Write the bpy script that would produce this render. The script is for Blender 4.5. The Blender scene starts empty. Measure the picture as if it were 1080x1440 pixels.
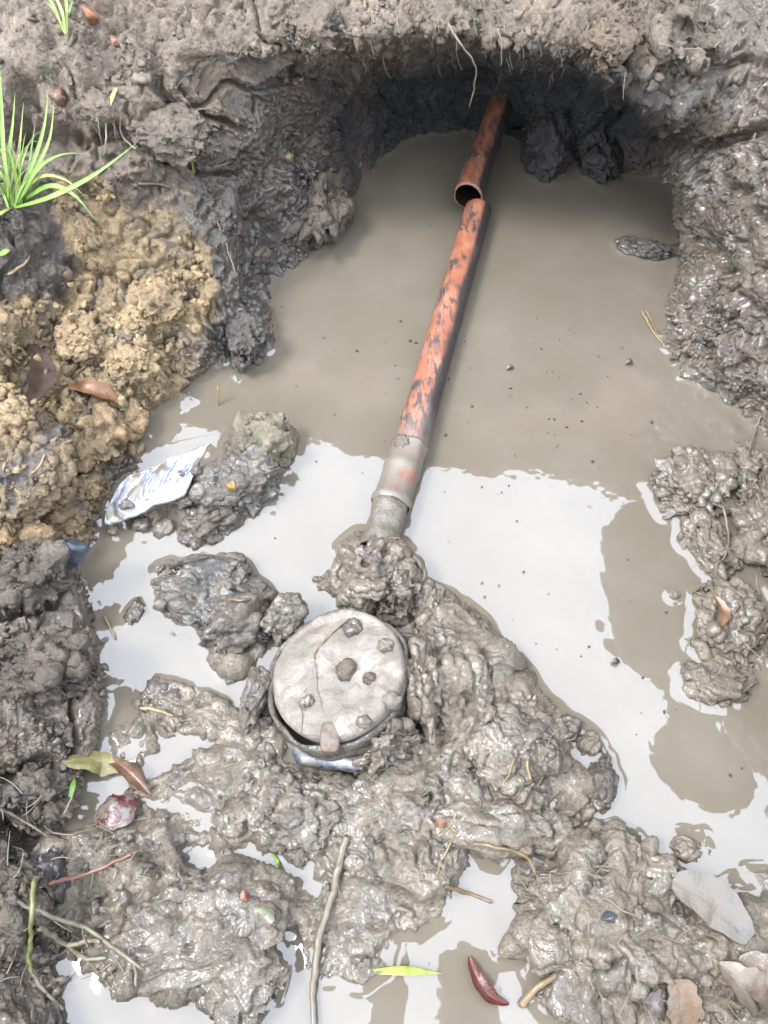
import bpy, bmesh, math, random
import numpy as np
from mathutils import Vector, Matrix

# ------------------------------------------------------------------ camera, sky, sun, exposure
SC = bpy.context.scene
COL = SC.collection
R = math.radians
H, PITCH, FPX = 0.92, R(58.0), 1082.0
cam_d = bpy.data.cameras.new('camera'); cam = bpy.data.objects.new('camera', cam_d); COL.objects.link(cam)
cam.location = (0, 0, H); cam.rotation_euler = (R(90) - PITCH, 0, 0)
cam_d.sensor_fit = 'HORIZONTAL'; cam_d.sensor_width = 36.0; cam_d.lens = 36.0 * FPX / 1080.0
cam_d.clip_start = 0.01; cam_d.clip_end = 500
SC.camera = cam

world = bpy.data.worlds.new('World'); SC.world = world; world.use_nodes = True
wn = world.node_tree; wn.nodes.clear()
w_out = wn.nodes.new('ShaderNodeOutputWorld'); w_bg = wn.nodes.new('ShaderNodeBackground')
w_sky = wn.nodes.new('ShaderNodeTexSky'); w_sky.sky_type = 'NISHITA'; w_sky.sun_disc = False
SUN_EL, SUN_AZ = R(58), R(-105)          # azimuth measured from +Y, clockwise seen from above
w_sky.sun_elevation = SUN_EL; w_sky.sun_rotation = SUN_AZ
w_sky.air_density = 1.0; w_sky.dust_density = 2.0; w_sky.ozone_density = 1.0
w_hs = wn.nodes.new('ShaderNodeHueSaturation'); w_hs.inputs['Saturation'].default_value = 0.22
w_mix = wn.nodes.new('ShaderNodeMix'); w_mix.data_type = 'RGBA'; w_mix.inputs[0].default_value = 0.9   # even cloud deck over the clear sky
w_mix.inputs[7].default_value = (5.5, 6.1, 7.2, 1)
wn.links.new(w_sky.outputs[0], w_hs.inputs['Color']); wn.links.new(w_hs.outputs[0], w_mix.inputs[6]); wn.links.new(w_mix.outputs[2], w_bg.inputs['Color'])
w_bg.inputs['Strength'].default_value = 0.15
wn.links.new(w_bg.outputs[0], w_out.inputs['Surface'])

sun_d = bpy.data.lights.new('sun', 'SUN'); sun = bpy.data.objects.new('sun', sun_d); COL.objects.link(sun)
sun_d.energy = 0.75; sun_d.angle = R(16); sun_d.color = (1.0, 0.985, 0.96)
sdir = Vector((math.sin(SUN_AZ) * math.cos(SUN_EL), math.cos(SUN_AZ) * math.cos(SUN_EL), math.sin(SUN_EL)))
sun.rotation_euler = sdir.to_track_quat('Z', 'Y').to_euler(); sun.location = sdir * 3

SC.view_settings.view_transform = 'Standard'; SC.view_settings.look = 'None'
SC.view_settings.exposure = 3.05; SC.view_settings.gamma = 1.0
SC.view_settings.use_curve_mapping = False
SC.cycles.max_bounces = 6; SC.cycles.diffuse_bounces = 3; SC.cycles.glossy_bounces = 3
SC.cycles.use_denoising = True; SC.cycles.use_adaptive_sampling = True; SC.cycles.adaptive_threshold = 0.02

# ------------------------------------------------------------------ helpers
CP, SP = math.cos(PITCH), math.sin(PITCH)
def at(px, py, z=0.0):
    """world point on the level z that the photograph shows at pixel (px, py)"""
    a, b = (px - 540) / FPX, (720 - py) / FPX
    d = Vector((a, CP + b * SP, -SP + b * CP))
    t = (z - H) / d.z
    return Vector((d.x * t, d.y * t, z))
def to_px(X, Y, Z):
    yc = X * 0 + Y * CP - (Z - H) * SP
    up = Y * SP + (Z - H) * CP
    return 540 + FPX * X / yc, 720 - FPX * up / yc

_rng = np.random.RandomState(7)
_PERM = np.tile(_rng.permutation(256), 3).astype(np.int32)
_g = _rng.normal(size=(256, 3)); _GRAD = (_g / np.linalg.norm(_g, axis=1)[:, None]).astype(np.float32)
_FEAT = (0.12 + 0.76 * _rng.rand(256, 3)).astype(np.float32)
def perlin(P, freq, seed=0):
    Q = np.asarray(P, np.float32) * np.float32(freq) + np.float32(seed * 17.31 + 100)
    I = np.floor(Q).astype(np.int32); F = Q - I
    I &= 255
    U = F * F * F * (F * (F * 6 - 15) + 10)
    out = 0
    for dx in (0, 1):
        hx = _PERM[I[:, 0] + dx]; wx = U[:, 0] if dx else 1 - U[:, 0]
        for dy in (0, 1):
            hy = _PERM[hx + I[:, 1] + dy]; wy = wx * (U[:, 1] if dy else 1 - U[:, 1])
            for dz in (0, 1):
                g = _GRAD[_PERM[hy + I[:, 2] + dz]]
                d = g[:, 0] * (F[:, 0] - dx) + g[:, 1] * (F[:, 1] - dy) + g[:, 2] * (F[:, 2] - dz)
                out = out + d * wy * (U[:, 2] if dz else 1 - U[:, 2])
    return out * 1.5
def fbm(P, freq, octs, seed=0, gain=0.5, lac=2.03):
    a, o = 1.0, 0
    for k in range(octs):
        o = o + a * perlin(P, freq, seed + k); a *= gain; freq *= lac
    return o
def billow(P, freq, seed=0):                      # rounded lumps with creases between
    return np.abs(perlin(P, freq, seed)) * 2 - 0.5
def worley(P, freq, seed=0):
    Q = np.asarray(P, np.float32) * np.float32(freq) + np.float32(seed * 11.7 + 50)
    I = np.floor(Q - 0.5).astype(np.int32); F = Q - I; I &= 255
    best = np.full(len(Q), 9.0, np.float32)
    for dx in (0, 1):
        hx = _PERM[I[:, 0] + dx]
        for dy in (0, 1):
            hy = _PERM[hx + I[:, 1] + dy]
            for dz in (0, 1):
                f = _FEAT[_PERM[hy + I[:, 2] + dz]]
                d = (f[:, 0] + dx - F[:, 0]) ** 2 + (f[:, 1] + dy - F[:, 1]) ** 2 + (f[:, 2] + dz - F[:, 2]) ** 2
                np.minimum(best, d, out=best)
    return np.sqrt(best)
def dome(P, freq, seed=0, r=0.72):                 # heaped round clods
    return np.sqrt(np.clip(1 - (worley(P, freq, seed) / r) ** 2, 0, 1))
def sstep(a, b, x):
    t = np.clip((x - a) / (b - a), 0, 1); return t * t * (3 - 2 * t)

def mesh_np(name, V, F, smooth=True):
    me = bpy.data.meshes.new(name)
    V = np.ascontiguousarray(V, np.float32); F = np.ascontiguousarray(F, np.int32)
    n, k = F.shape
    me.vertices.add(len(V)); me.vertices.foreach_set('co', V.ravel())
    me.loops.add(n * k); me.loops.foreach_set('vertex_index', F.ravel())
    me.polygons.add(n); me.polygons.foreach_set('loop_start', np.arange(0, n * k, k, dtype=np.int32))
    me.polygons.foreach_set('loop_total', np.full(n, k, np.int32))
    if smooth: me.polygons.foreach_set('use_smooth', np.ones(n, bool))
    me.update(calc_edges=True)
    return me
def mesh_normals(me):
    a = np.empty(len(me.vertices) * 3, np.float32); me.vertex_normals.foreach_get('vector', a); return a.reshape(-1, 3)
def mesh_co(me):
    a = np.empty(len(me.vertices) * 3, np.float32); me.vertices.foreach_get('co', a); return a.reshape(-1, 3)
def set_co(me, V):
    me.vertices.foreach_set('co', np.ascontiguousarray(V, np.float32).ravel()); me.update()
def vcol(me, name, rgb):
    at_ = me.color_attributes.new(name, 'FLOAT_COLOR', 'POINT')
    c = np.ones((len(rgb), 4), np.float32); c[:, :3] = rgb; at_.data.foreach_set('color', c.ravel())
def grid_faces(nu, nv, closed_u=False):
    iu = np.arange(nu if closed_u else nu - 1); iv = np.arange(nv - 1)
    a, b = np.meshgrid(iu, iv, indexing='ij'); a2 = (a + 1) % nu
    return np.stack([a * nv + b, a2 * nv + b, a2 * nv + b + 1, a * nv + b + 1], -1).reshape(-1, 4)
def link(name, me, mat=None, parent=None, **props):
    o = bpy.data.objects.new(name, me); COL.objects.link(o)
    if mat is not None and me is not None:
        me.materials.clear(); me.materials.append(mat)
    if parent is not None: o.parent = parent
    for k, v in props.items(): o[k] = v
    return o

# ------------------------------------------------------------------ materials
def nodes(name):
    m = bpy.data.materials.new(name); m.use_nodes = True
    nt = m.node_tree; return m, nt, nt.nodes['Principled BSDF']
def N(nt, t, **kw):
    n = nt.nodes.new(t)
    for k, v in kw.items():
        if k in n.inputs.keys(): n.inputs[k].default_value = v
        else: setattr(n, k, v)
    return n
def noise_n(nt, vec, scale, detail=4, rough=0.55):
    n = N(nt, 'ShaderNodeTexNoise', Scale=scale, Detail=detail, Roughness=rough)
    nt.links.new(vec, n.inputs['Vector']); return n.outputs['Fac']
def ramp(nt, fac, stops):
    r = nt.nodes.new('ShaderNodeValToRGB'); cr = r.color_ramp
    while len(cr.elements) < len(stops): cr.elements.new(0.5)
    for e, (p, c) in zip(cr.elements, stops):
        e.position = p; e.color = (*c, 1) if len(c) == 3 else c
    nt.links.new(fac, r.inputs['Fac']); return r.outputs['Color']
def mixc(nt, fac, a, b, mode='MIX'):
    m = nt.nodes.new('ShaderNodeMix'); m.data_type = 'RGBA'; m.blend_type = mode
    for s, i in ((fac, 0), (a, 6), (b, 7)):
        if hasattr(s, 'default_value') or hasattr(s, 'is_linked'): nt.links.new(s, m.inputs[i])
        else: m.inputs[i].default_value = s if i == 0 else (*s, 1)
    return m.outputs[2]
def maprange(nt, v, a, b, c, d):
    m = N(nt, 'ShaderNodeMapRange'); nt.links.new(v, m.inputs['Value'])
    for k, x in zip(('From Min', 'From Max', 'To Min', 'To Max'), (a, b, c, d)): m.inputs[k].default_value = x
    return m.outputs['Result']
def math_n(nt, op, a, b):
    m = nt.nodes.new('ShaderNodeMath'); m.operation = op
    for s, i in ((a, 0), (b, 1)):
        if hasattr(s, 'is_linked'): nt.links.new(s, m.inputs[i])
        else: m.inputs[i].default_value = s
    return m.outputs[0]

def mud_material(name, attr=True, base=(0.2, 0.17, 0.14), wet=(0.16, 0.45), bump=0.7, tone=0.35, slick=False):
    m, nt, b = nodes(name)
    pos = nt.nodes.new('ShaderNodeNewGeometry').outputs['Position']
    if attr:
        a = N(nt, 'ShaderNodeAttribute', attribute_name='soil'); col = a.outputs['Color']
        wv = N(nt, 'ShaderNodeAttribute', attribute_name='wet').outputs['Fac']
    else:
        rgb = nt.nodes.new('ShaderNodeRGB'); rgb.outputs[0].default_value = (*base, 1); col = rgb.outputs[0]; wv = None
    n1 = noise_n(nt, pos, 26, 6, 0.62); n2 = noise_n(nt, pos, 260, 6, 0.68); n3 = noise_n(nt, pos, 9, 4); n4 = noise_n(nt, pos, 70, 5, 0.65)
    c = mixc(nt, 1.0, col, ramp(nt, n1, [(0.28, (1 - tone,) * 3), (0.72, (1 + tone, 1 + tone * .93, 1 + tone * .82))]), 'MULTIPLY')
    c = mixc(nt, 1.0, c, ramp(nt, n2, [(0.3, (0.55, 0.54, 0.53)), (0.5, (1.0, 1.0, 1.0)), (0.7, (1.40, 1.37, 1.32))]), 'MULTIPLY')
    c = mixc(nt, 1.0, c, ramp(nt, n4, [(0.30, (0.68, 0.67, 0.66)), (0.55, (1.05, 1.05, 1.05)), (0.75, (1.22, 1.20, 1.16))]), 'MULTIPLY')
    nt.links.new(c, b.inputs['Base Color'])
    rr = maprange(nt, n3, 0.35, 0.65, wet[0], wet[1])
    if wv is not None:
        rr = math_n(nt, 'ADD', rr, maprange(nt, wv, 0, 1, 0.42, 0.0))
    rr = math_n(nt, 'MAXIMUM', math_n(nt, 'ADD', rr, maprange(nt, n4, 0.3, 0.7, -0.10, 0.12)), 0.07)
    nt.links.new(rr, b.inputs['Roughness'])
    b.inputs['IOR'].default_value = 1.5
    if slick:                                   # water film: smooth swells that catch the sky one by one
        hc = math_n(nt, 'ADD', math_n(nt, 'MULTIPLY', noise_n(nt, pos, 90, 3, 0.55), 1.0), math_n(nt, 'MULTIPLY', noise_n(nt, pos, 230, 2, 0.5), 0.3))
        h = math_n(nt, 'ADD', math_n(nt, 'MULTIPLY', noise_n(nt, pos, 90, 3, 0.55), 0.6), math_n(nt, 'MULTIPLY', noise_n(nt, pos, 230, 6, 0.72), 0.8))
        film = maprange(nt, noise_n(nt, pos, 20, 4, 0.6), 0.40, 0.60, 0.18, 0.85)
        nt.links.new(film, b.inputs['Coat Weight']); b.inputs['Coat Roughness'].default_value = 0.13; b.inputs['Coat IOR'].default_value = 1.5
    else:
        h = math_n(nt, 'ADD', math_n(nt, 'MULTIPLY', noise_n(nt, pos, 150, 6, 0.66), 1.0), math_n(nt, 'MULTIPLY', n4, 0.9))
    bp = N(nt, 'ShaderNodeBump', Strength=bump, Distance=0.011 if slick else 0.012)
    nt.links.new(h, bp.inputs['Height']); nt.links.new(bp.outputs[0], b.inputs['Normal'])
    if wv is not None and not slick: nt.links.new(maprange(nt, wv, 0.5, 1, 0.0, 0.5), b.inputs['Coat Weight']); b.inputs['Coat Roughness'].default_value = 0.18
    if slick:
        bc = N(nt, 'ShaderNodeBump', Strength=bump, Distance=0.006); nt.links.new(hc, bc.inputs['Height']); nt.links.new(bc.outputs[0], b.inputs['Coat Normal'])
    return m
M_GROUND = mud_material('wet_soil')
M_SLICK = mud_material('slick_mud', slick=True, wet=(0.4, 0.7), bump=0.7, tone=0.38)
M_MUD = mud_material('grey_mud', False, (0.102, 0.088, 0.071), (0.10, 0.40))

def water_material():
    m, nt, b = nodes('muddy_water')
    pos = nt.nodes.new('ShaderNodeNewGeometry').outputs['Position']
    c = ramp(nt, noise_n(nt, pos, 6, 4, 0.6), [(0.3, (0.084, 0.070, 0.051)), (0.5, (0.090, 0.076, 0.057)), (0.7, (0.101, 0.087, 0.066))])
    nt.links.new(c, b.inputs['Base Color'])
    b.inputs['Roughness'].default_value = 0.015
    b.inputs['IOR'].default_value = 1.62
    bp = N(nt, 'ShaderNodeBump', Strength=0.05, Distance=0.01)
    nt.links.new(noise_n(nt, pos, 14, 3, 0.5), bp.inputs['Height']); nt.links.new(bp.outputs[0], b.inputs['Normal'])
    return m
M_WATER = water_material()

# ------------------------------------------------------------------ the hole: banks swept round the shoreline
P_ = lambda *pts: [at(*p) for p in pts]
W_ = lambda *pts: [Vector(p) for p in pts]
ST = [
 W_((0.05, -.22, -.03), (0.05, -.26, 0), (0.05, -.32, .05), (.05, -.42, .10), (.05, -.55, .14), (.05, -.75, .18)),
 P_((200, 1500, -.03), (120, 1450, 0), (60, 1450, .03), (0, 1460, .06), (-120, 1480, .10), (-300, 1500, .14)),
 P_((170, 1330, -.03), (100, 1320, 0), (60, 1315, .03), (10, 1310, .06), (-80, 1310, .10), (-300, 1320, .16)),
 P_((160, 1190, -.03), (95, 1185, 0), (60, 1180, .03), (15, 1170, .06), (-60, 1165, .10), (-280, 1150, .16)),
 P_((215, 1060, -.04), (142, 1050, 0), (125, 1035, .03), (70, 1010, .06), (-20, 1000, .09), (-220, 980, .16)),
 P_((220, 915, -.04), (140, 905, 0), (125, 893, .03), (60, 875, .065), (-20, 860, .10), (-220, 840, .18)),
 P_((180, 830, -.04), (98, 815, 0), (80, 800, .03), (20, 780, .08), (-60, 760, .12), (-240, 720, .2)),
 P_((210, 770, -.04), (135, 730, 0), (110, 705, .03), (60, 670, .075), (0, 630, .12), (-190, 560, .22)),
 P_((290, 650, -.05), (230, 598, 0), (190, 550, .04), (120, 500, .085), (40, 430, .14), (-30, 370, .19), (-220, 270, .28)),
 P_((360, 580, -.06), (308, 510, 0), (280, 465, .05), (220, 395, .11), (150, 310, .175), (80, 225, .25), (-100, 110, .33), (-260, 30, .37)),
 P_((420, 540, -.06), (374, 505, 0), (352, 440, .05), (305, 355, .115), (255, 270, .185), (190, 180, .27), (100, 85, .335), (0, -20, .38), (-80, -100, .40)),
 P_((440, 430, -.06), (385, 410, 0), (370, 365, .05), (340, 295, .12), (300, 225, .19), (265, 155, .275), (200, 75, .335), (130, -30, .38), (80, -100, .4)),
 P_((505, 360, -.06), (452, 352, 0), (438, 308, .05), (418, 250, .115), (390, 190, .185), (350, 120, .27), (340, 75, .325), (325, 20, .355), (310, -50, .39), (290, -120, .41)),
 P_((550, 300, -.06), (494, 285, 0), (482, 245, .05), (468, 195, .12), (445, 140, .20), (430, 98, .27), (425, 66, .330), (420, 22, .360), (415, -40, .385), (400, -120, .41)),
 P_((570, 245, -.06), (545, 213, 0), (532, 170, .065), (522, 122, .13), (512, 94, .21), (504, 70, .29), (500, 52, .345), (505, 5, .365), (505, -40, .385), (500, -120, .41)),
 P_((620, 225, -.06), (620, 188, 0), (614, 155, .05), (610, 112, .12), (608, 82, .21), (605, 62, .29), (602, 44, .350), (600, 10, .368), (600, -35, .385), (600, -120, .41)),
 P_((700, 235, -.06), (700, 192, 0), (702, 145, .06), (705, 105, .14), (705, 84, .22), (705, 68, .295), (705, 52, .350), (704, 16, .368), (700, -30, .385), (700, -120, .41)),
 P_((780, 265, -.06), (780, 222, 0), (776, 175, .06), (780, 126, .14), (784, 100, .22), (787, 84, .295), (790, 68, .348), (795, 28, .368), (797, -25, .385), (800, -120, .41)),
 P_((850, 280, -.06), (858, 238, 0), (856, 192, .06), (860, 152, .13), (864, 140, .21), (868, 128, .275), (874, 114, .332), (884, 64, .360), (892, -10, .36), (900, -120, .41)),
 P_((890, 300, -.06), (938, 264, 0), (940, 230, .05), (940, 196, .115), (940, 182, .18), (944, 166, .245), (950, 146, .300), (968, 70, .34), (990, -20, .375), (1010, -120, .41)),
 P_((890, 370, -.06), (952, 345, 0), (955, 300, .06), (963, 252, .13), (975, 205, .2), (997, 145, .27), (1040, 75, .33), (1100, -20, .375), (1150, -110, .41)),
 P_((890, 420, -.06), (950, 395, 0), (966, 358, .05), (992, 302, .125), (1030, 235, .205), (1078, 170, .28), (1150, 80, .345), (1250, 0, .39)),
 P_((880, 480, -.06), (930, 462, 0), (955, 435, .04), (995, 385, .11), (1040, 325, .19), (1100, 260, .27), (1200, 170, .35), (1330, 80, .39)),
 P_((900, 560, -.06), (958, 530, 0), (1000, 490, .05), (1045, 445, .11), (1092, 400, .19), (1160, 330, .28), (1280, 240, .36), (1430, 160, .40)),
 P_((990, 650, -.06), (1060, 602, 0), (1082, 565, .04), (1115, 520, .1), (1165, 470, .18), (1240, 400, .28), (1380, 320, .37), (1500, 260, .40)),
 P_((1050, 740, -.06), (1120, 710, 0), (1140, 690, .05), (1175, 660, .11), (1235, 630, .19), (1320, 590, .29), (1430, 540, .37), (1560, 500, .4)),
 P_((1090, 930, -.06), (1160, 920, 0), (1180, 910, .05), (1220, 890, .11), (1290, 870, .19), (1370, 850, .26), (1500, 830, .32)),
 P_((1090, 1150, -.05), (1170, 1150, 0), (1200, 1150, .04), (1250, 1150, .08), (1320, 1150, .13), (1440, 1150, .18), (1560, 1150, .22)),
 P_((1090, 1360, -.05), (1180, 1370, 0), (1210, 1375, .03), (1260, 1385, .06), (1340, 1400, .10), (1440, 1420, .14), (1560, 1440, .18)),
 W_((.40, -.12, -.04), (.44, -.18, 0), (.47, -.22, .03), (.52, -.3, .07), (.6, -.42, .11), (.72, -.55, .16)),
]
ROUGH_W = [0, 1, 1, 1, 1, 1, 1, 1, 1, 1, 1, 1, 1, 1, 1, 1, 1, 1, 1, 1, 1, 1, 1, 1, 1, 1, 1, 0, 0, 0]   # station in (or next to) view

def catmull(P, t):
    """P (n,3), t in [0,n-1]"""
    n = len(P); i = np.clip(np.floor(t).astype(int), 0, n - 2); f = (t - i)[:, None]
    p0 = P[np.maximum(i - 1, 0)]; p1 = P[i]; p2 = P[i + 1]; p3 = P[np.minimum(i + 2, n - 1)]
    return 0.5 * (2 * p1 + (p2 - p0) * f + (2 * p0 - 5 * p1 + 4 * p2 - p3) * f ** 2 + (3 * p1 - p0 - 3 * p2 + p3) * f ** 3)
def resample(P, n):
    d = catmull(P, np.linspace(0, len(P) - 1, 400))
    s = np.concatenate([[0], np.cumsum(np.linalg.norm(np.diff(d, axis=0), axis=1))])
    q = np.linspace(0, s[-1], n)
    return np.stack([np.interp(q, s, d[:, k]) for k in range(3)], 1)

NV = 300
prof = np.stack([resample(np.array([tuple(p) for p in s]), NV) for s in ST])       # (S, NV, 3)
S = len(ST)
t_u = []
for k in range(S):
    L = np.linalg.norm(prof[(k + 1) % S, NV // 3:NV * 2 // 3] - prof[k, NV // 3:NV * 2 // 3], axis=1).mean()
    n = max(2, int(L / (0.0022 if ROUGH_W[k] else 0.012)))
    t_u += list(k + np.arange(n) / n)
t_u = np.array(t_u); NU = len(t_u)
i = np.floor(t_u).astype(int); f = (t_u - i)[:, None, None]
p0, p1, p2, p3 = prof[(i - 1) % S], prof[i % S], prof[(i + 1) % S], prof[(i + 2) % S]
B = 0.5 * (2 * p1 + (p2 - p0) * f + (2 * p0 - 5 * p1 + 4 * p2 - p3) * f ** 2 + (3 * p1 - p0 - 3 * p2 + p3) * f ** 3)
B = B.reshape(-1, 3)

def mud_detail(P, lump=1.0, fine=1.0, crisp=1.0):
    """displacement (m) of lumpy mud for surface points P"""
    w = P + 0.012 * np.stack([perlin(P, 20, 40), perlin(P, 20, 41), perlin(P, 20, 42)], 1)
    w = w + 0.004 * np.stack([perlin(P, 60, 43), perlin(P, 60, 44), perlin(P, 60, 45)], 1)
    m1 = sstep(-0.35, 0.35, perlin(P, 10, 46)); m2 = sstep(-0.3, 0.3, perlin(P, 17, 47)); m3 = sstep(-0.25, 0.3, perlin(P, 28, 48))
    tq = 0.30 + 0.9 * sstep(-0.35, 0.35, perlin(P, 7, 49)); crisp = crisp * tq
    w2 = P + 0.030 * np.stack([perlin(P, 9, 51), perlin(P, 9, 52), perlin(P, 9, 53)], 1) + 0.010 * np.stack([perlin(P, 28, 54), perlin(P, 28, 55), perlin(P, 28, 56)], 1)
    st = np.array([1.0, 0.55, 0.8], np.float32)                                   # smears drawn out one way
    m4 = sstep(-0.2, 0.2, perlin(P, 11, 59))
    d = 0.010 * lump * perlin(w, 12, 1)
    d += 0.012 * lump * (billow(w2, 12, 4) * m1 - 0.55 * billow(w2 * st, 12, 14) * (1 - m1))     # folded slabs, torn crests
    d += 0.0060 * lump * m1 * (dome(w, 22, 3) - 0.6)
    d += 0.0070 * crisp * (billow(w2, 29, 2) * m4 - 0.45 * billow(w2 * st, 27, 15) * (1 - m4))
    d += 0.0056 * crisp * perlin(w, 48, 10) + 0.0034 * crisp * perlin(w, 105, 16)
    d += 0.0044 * crisp * m2 * (dome(w, 54, 5) - 0.6) + 0.0022 * crisp * m3 * (dome(w, 105, 17) - 0.6)
    d -= 0.0095 * np.minimum(fine, 1.2) * np.exp(-(np.abs(perlin(w, 34, 6)) / 0.08) ** 2) * m3      # tears
    d += 0.0022 * crisp * billow(w * st, 82, 7)
    d += 0.0020 * fine * perlin(P, 160, 8)
    d += 0.0011 * fine * perlin(P, 310, 11)
    return d

def blobmask(PX, PY, blobs):
    m = np.zeros(len(PX))
    for (cx, cy, rx, ry, a) in blobs:
        c, s = math.cos(R(a)), math.sin(R(a))
        u = ((PX - cx) * c + (PY - cy) * s) / rx; v = (-(PX - cx) * s + (PY - cy) * c) / ry
        m = np.maximum(m, 1 - np.sqrt(u * u + v * v))
    return m
CREV = [(-20, 178, 88, 196, 26, .050), (150, 192, 190, 200, 15, .040), (112, 182, 124, 200, 9, .03), (222, 112, 262, 150, 13, .035), (262, 150, 300, 168, 10, .03), (185, 400, 190, 420, 9, .02),
 (86, 408, 98, 418, 12, .03), (0, 420, 30, 440, 14, .035), (110, 268, 122, 276, 10, .03), (236, 205, 250, 222, 12, .025), (372, 300, 384, 330, 14, .03), (0, 500, 20, 540, 12, .03),
 (880, 52, 900, 122, 9, .03), (972, 0, 992, 62, 8, .035), (925, 205, 1000, 205, 9, .03), (1010, 205, 1100, 180, 8, .035), (1000, 95, 1080, 88, 6, .02), (1030, 262, 1085, 300, 9, .02), (980, 330, 1010, 380, 8, .02),
 (0, 862, 60, 850, 8, .03), (0, 1085, 70, 1080, 14, .035), (20, 1160, 60, 1180, 16, .035), (45, 1300, 60, 1320, 14, .03), (100, 635, 108, 660, 9, .03), (0, 715, 60, 725, 8, .03), (420, 105, 470, 120, 12, .02), (345, 100, 420, 80, 8, .02)]
def disp_bank(B):
    me = mesh_np('ground', B, grid_faces(NU, NV, True))
    Nn = mesh_normals(me)
    z = B[:, 2]
    k = sstep(-0.02, 0.05, z)
    big = perlin(B, 6.5, 11) * 0.030 + perlin(B, 13, 12) * 0.018
    lipk = np.exp(-((z - 0.33) / 0.05) ** 2) * sstep(-0.2, -0.1, B[:, 0]) * sstep(1.02, 1.12, B[:, 1])
    d = big * k * (1 - 0.6 * lipk) + mud_detail(B, (0.5 + 0.8 * k) * (1 - 0.5 * lipk), 1.7, 1.25)
    # ragged ledges with dark gaps under them
    wv = B + 0.03 * np.stack([perlin(B, 15, 23), perlin(B, 15, 24), perlin(B, 15, 25)], 1)
    cr = np.abs(perlin(wv * np.array([.7, .7, 1.5]), 8, 21))
    d -= 0.030 * k * np.exp(-(cr / 0.05) ** 2) * sstep(0.05, 0.4, perlin(wv, 7, 22))
    bq = to_px(B[:, 0], B[:, 1], B[:, 2])
    cz = sstep(0.0, 0.3, blobmask(bq[0], bq[1], [(190, 420, 150, 130, -35), (110, 560, 190, 150, 0), (70, 480, 120, 90, 0)]))
    wq = B + 0.02 * np.stack([perlin(B, 14, 26), perlin(B, 14, 27), perlin(B, 14, 28)], 1)
    d += cz * (0.024 * (dome(wq, 15, 29) - 0.55) + 0.011 * (dome(wq, 36, 31) - 0.5) - 0.008 * np.exp(-(np.abs(perlin(wq, 24, 32)) / .08) ** 2))
    # gaps and undercuts that show dark in the banks: (x0, y0, x1, y1, half width, depth)
    wn_ = 16 * perlin(B, 22, 57), 16 * perlin(B, 22, 58)
    for (x0, y0, x1, y1, hw, dp) in CREV:
        X_, Y_ = bq[0] + wn_[0] - x0, bq[1] + wn_[1] - y0; ex, ey = x1 - x0, y1 - y0
        t_ = np.clip((X_ * ex + Y_ * ey) / (ex * ex + ey * ey + 1e-6), 0, 1)
        ds = np.hypot(X_ - t_ * ex, Y_ - t_ * ey)
        d -= dp * np.exp(-(ds / hw) ** 3)
    V = B + Nn * d[:, None]
    set_co(me, V)
    return me, V, Nn
g_me, GV, GN = disp_bank(B)
# soil colour: grey mud, yellow clay, dark topsoil, plus shade painted on left wall and cave
bpx, bpy_ = to_px(GV[:, 0], GV[:, 1], GV[:, 2])
nz0 = fbm(GV, 22, 4, 36); nz1 = fbm(GV, 14, 4, 30); nz2 = fbm(GV, 30, 3, 34)
clay = sstep(0.12, 0.32, blobmask(bpx, bpy_, [(190, 420, 150, 130, -35), (130, 320, 60, 110, -25), (110, 560, 190, 130, 0), (60, 700, 120, 110, 0), (70, 480, 120, 90, 0), (40, 770, 90, 50, 0)]) + 0.22 * nz1)
dark = sstep(0.1, 0.35, blobmask(bpx, bpy_, [(40, 350, 120, 110, 0), (40, 500, 60, 50, 0), (300, 340, 70, 120, -20), (20, 1200, 70, 130, 0), (360, 300, 90, 160, -15), (420, 190, 120, 150, -20), (330, 430, 60, 110, -10)]) + 0.25 * nz2)  # topsoil; last blobs put the left wall's shade into the colour for contrast
soil = np.empty((len(GV), 3)); soil[:] = (0.086, 0.065, 0.046)
deep = sstep(-0.06, 0.45, blobmask(bpx, bpy_, [(705, 170, 300, 125, 0)]) + 0.14 * nz1)  # shade of the cave, painted into the soil as near black
rgt = sstep(820, 980, bpx)
soil = soil * (1 - .6 * rgt[:, None]) + np.array((0.076, 0.063, 0.048)) * .6 * rgt[:, None]
tp = sstep(0, .35, blobmask(bpx, bpy_, [(180, 20, 420, 150, 0), (600, -10, 330, 70, 0)]) + .15 * nz1)
soil = soil * (1 - tp[:, None]) + np.array((0.104, 0.080, 0.058)) * tp[:, None]
brn = sstep(0.05, 0.5, nz1) * (1 - .6 * rgt)
soil = soil * (1 - brn[:, None]) + np.array((0.098, 0.072, 0.048)) * brn[:, None]
lowl = sstep(720, 820, bpy_) * sstep(220, 120, bpx)
soil = soil * (1 - .8 * lowl[:, None]) + np.array((0.070, 0.055, 0.041)) * .8 * lowl[:, None]
soil = soil * (1 - dark[:, None]) + np.array((0.040, 0.031, 0.023)) * dark[:, None]
soil = soil * (1 - clay[:, None]) + np.array((0.185, 0.132, 0.068)) * clay[:, None]
gm = clay * sstep(0.15, 0.6, nz0) * 0.7
soil = soil * (1 - gm[:, None]) + np.array((0.075, 0.064, 0.052)) * gm[:, None]
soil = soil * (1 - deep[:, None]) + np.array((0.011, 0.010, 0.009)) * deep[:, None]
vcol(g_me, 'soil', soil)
wet = (1 - .8 * deep) * np.clip(0.55 + 0.45 * sstep(0.2, -0.0, GV[:, 2]) + 0.5 * rgt + 0.15 * dark * (bpx > 200) - 0.9 * clay - 0.25 * (bpy_ < 120) + 0.2 * nz1, 0, 1)
vcol(g_me, 'wet', np.repeat(wet[:, None], 3, 1))
ground = link('ground', g_me, M_GROUND, kind='structure')

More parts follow.
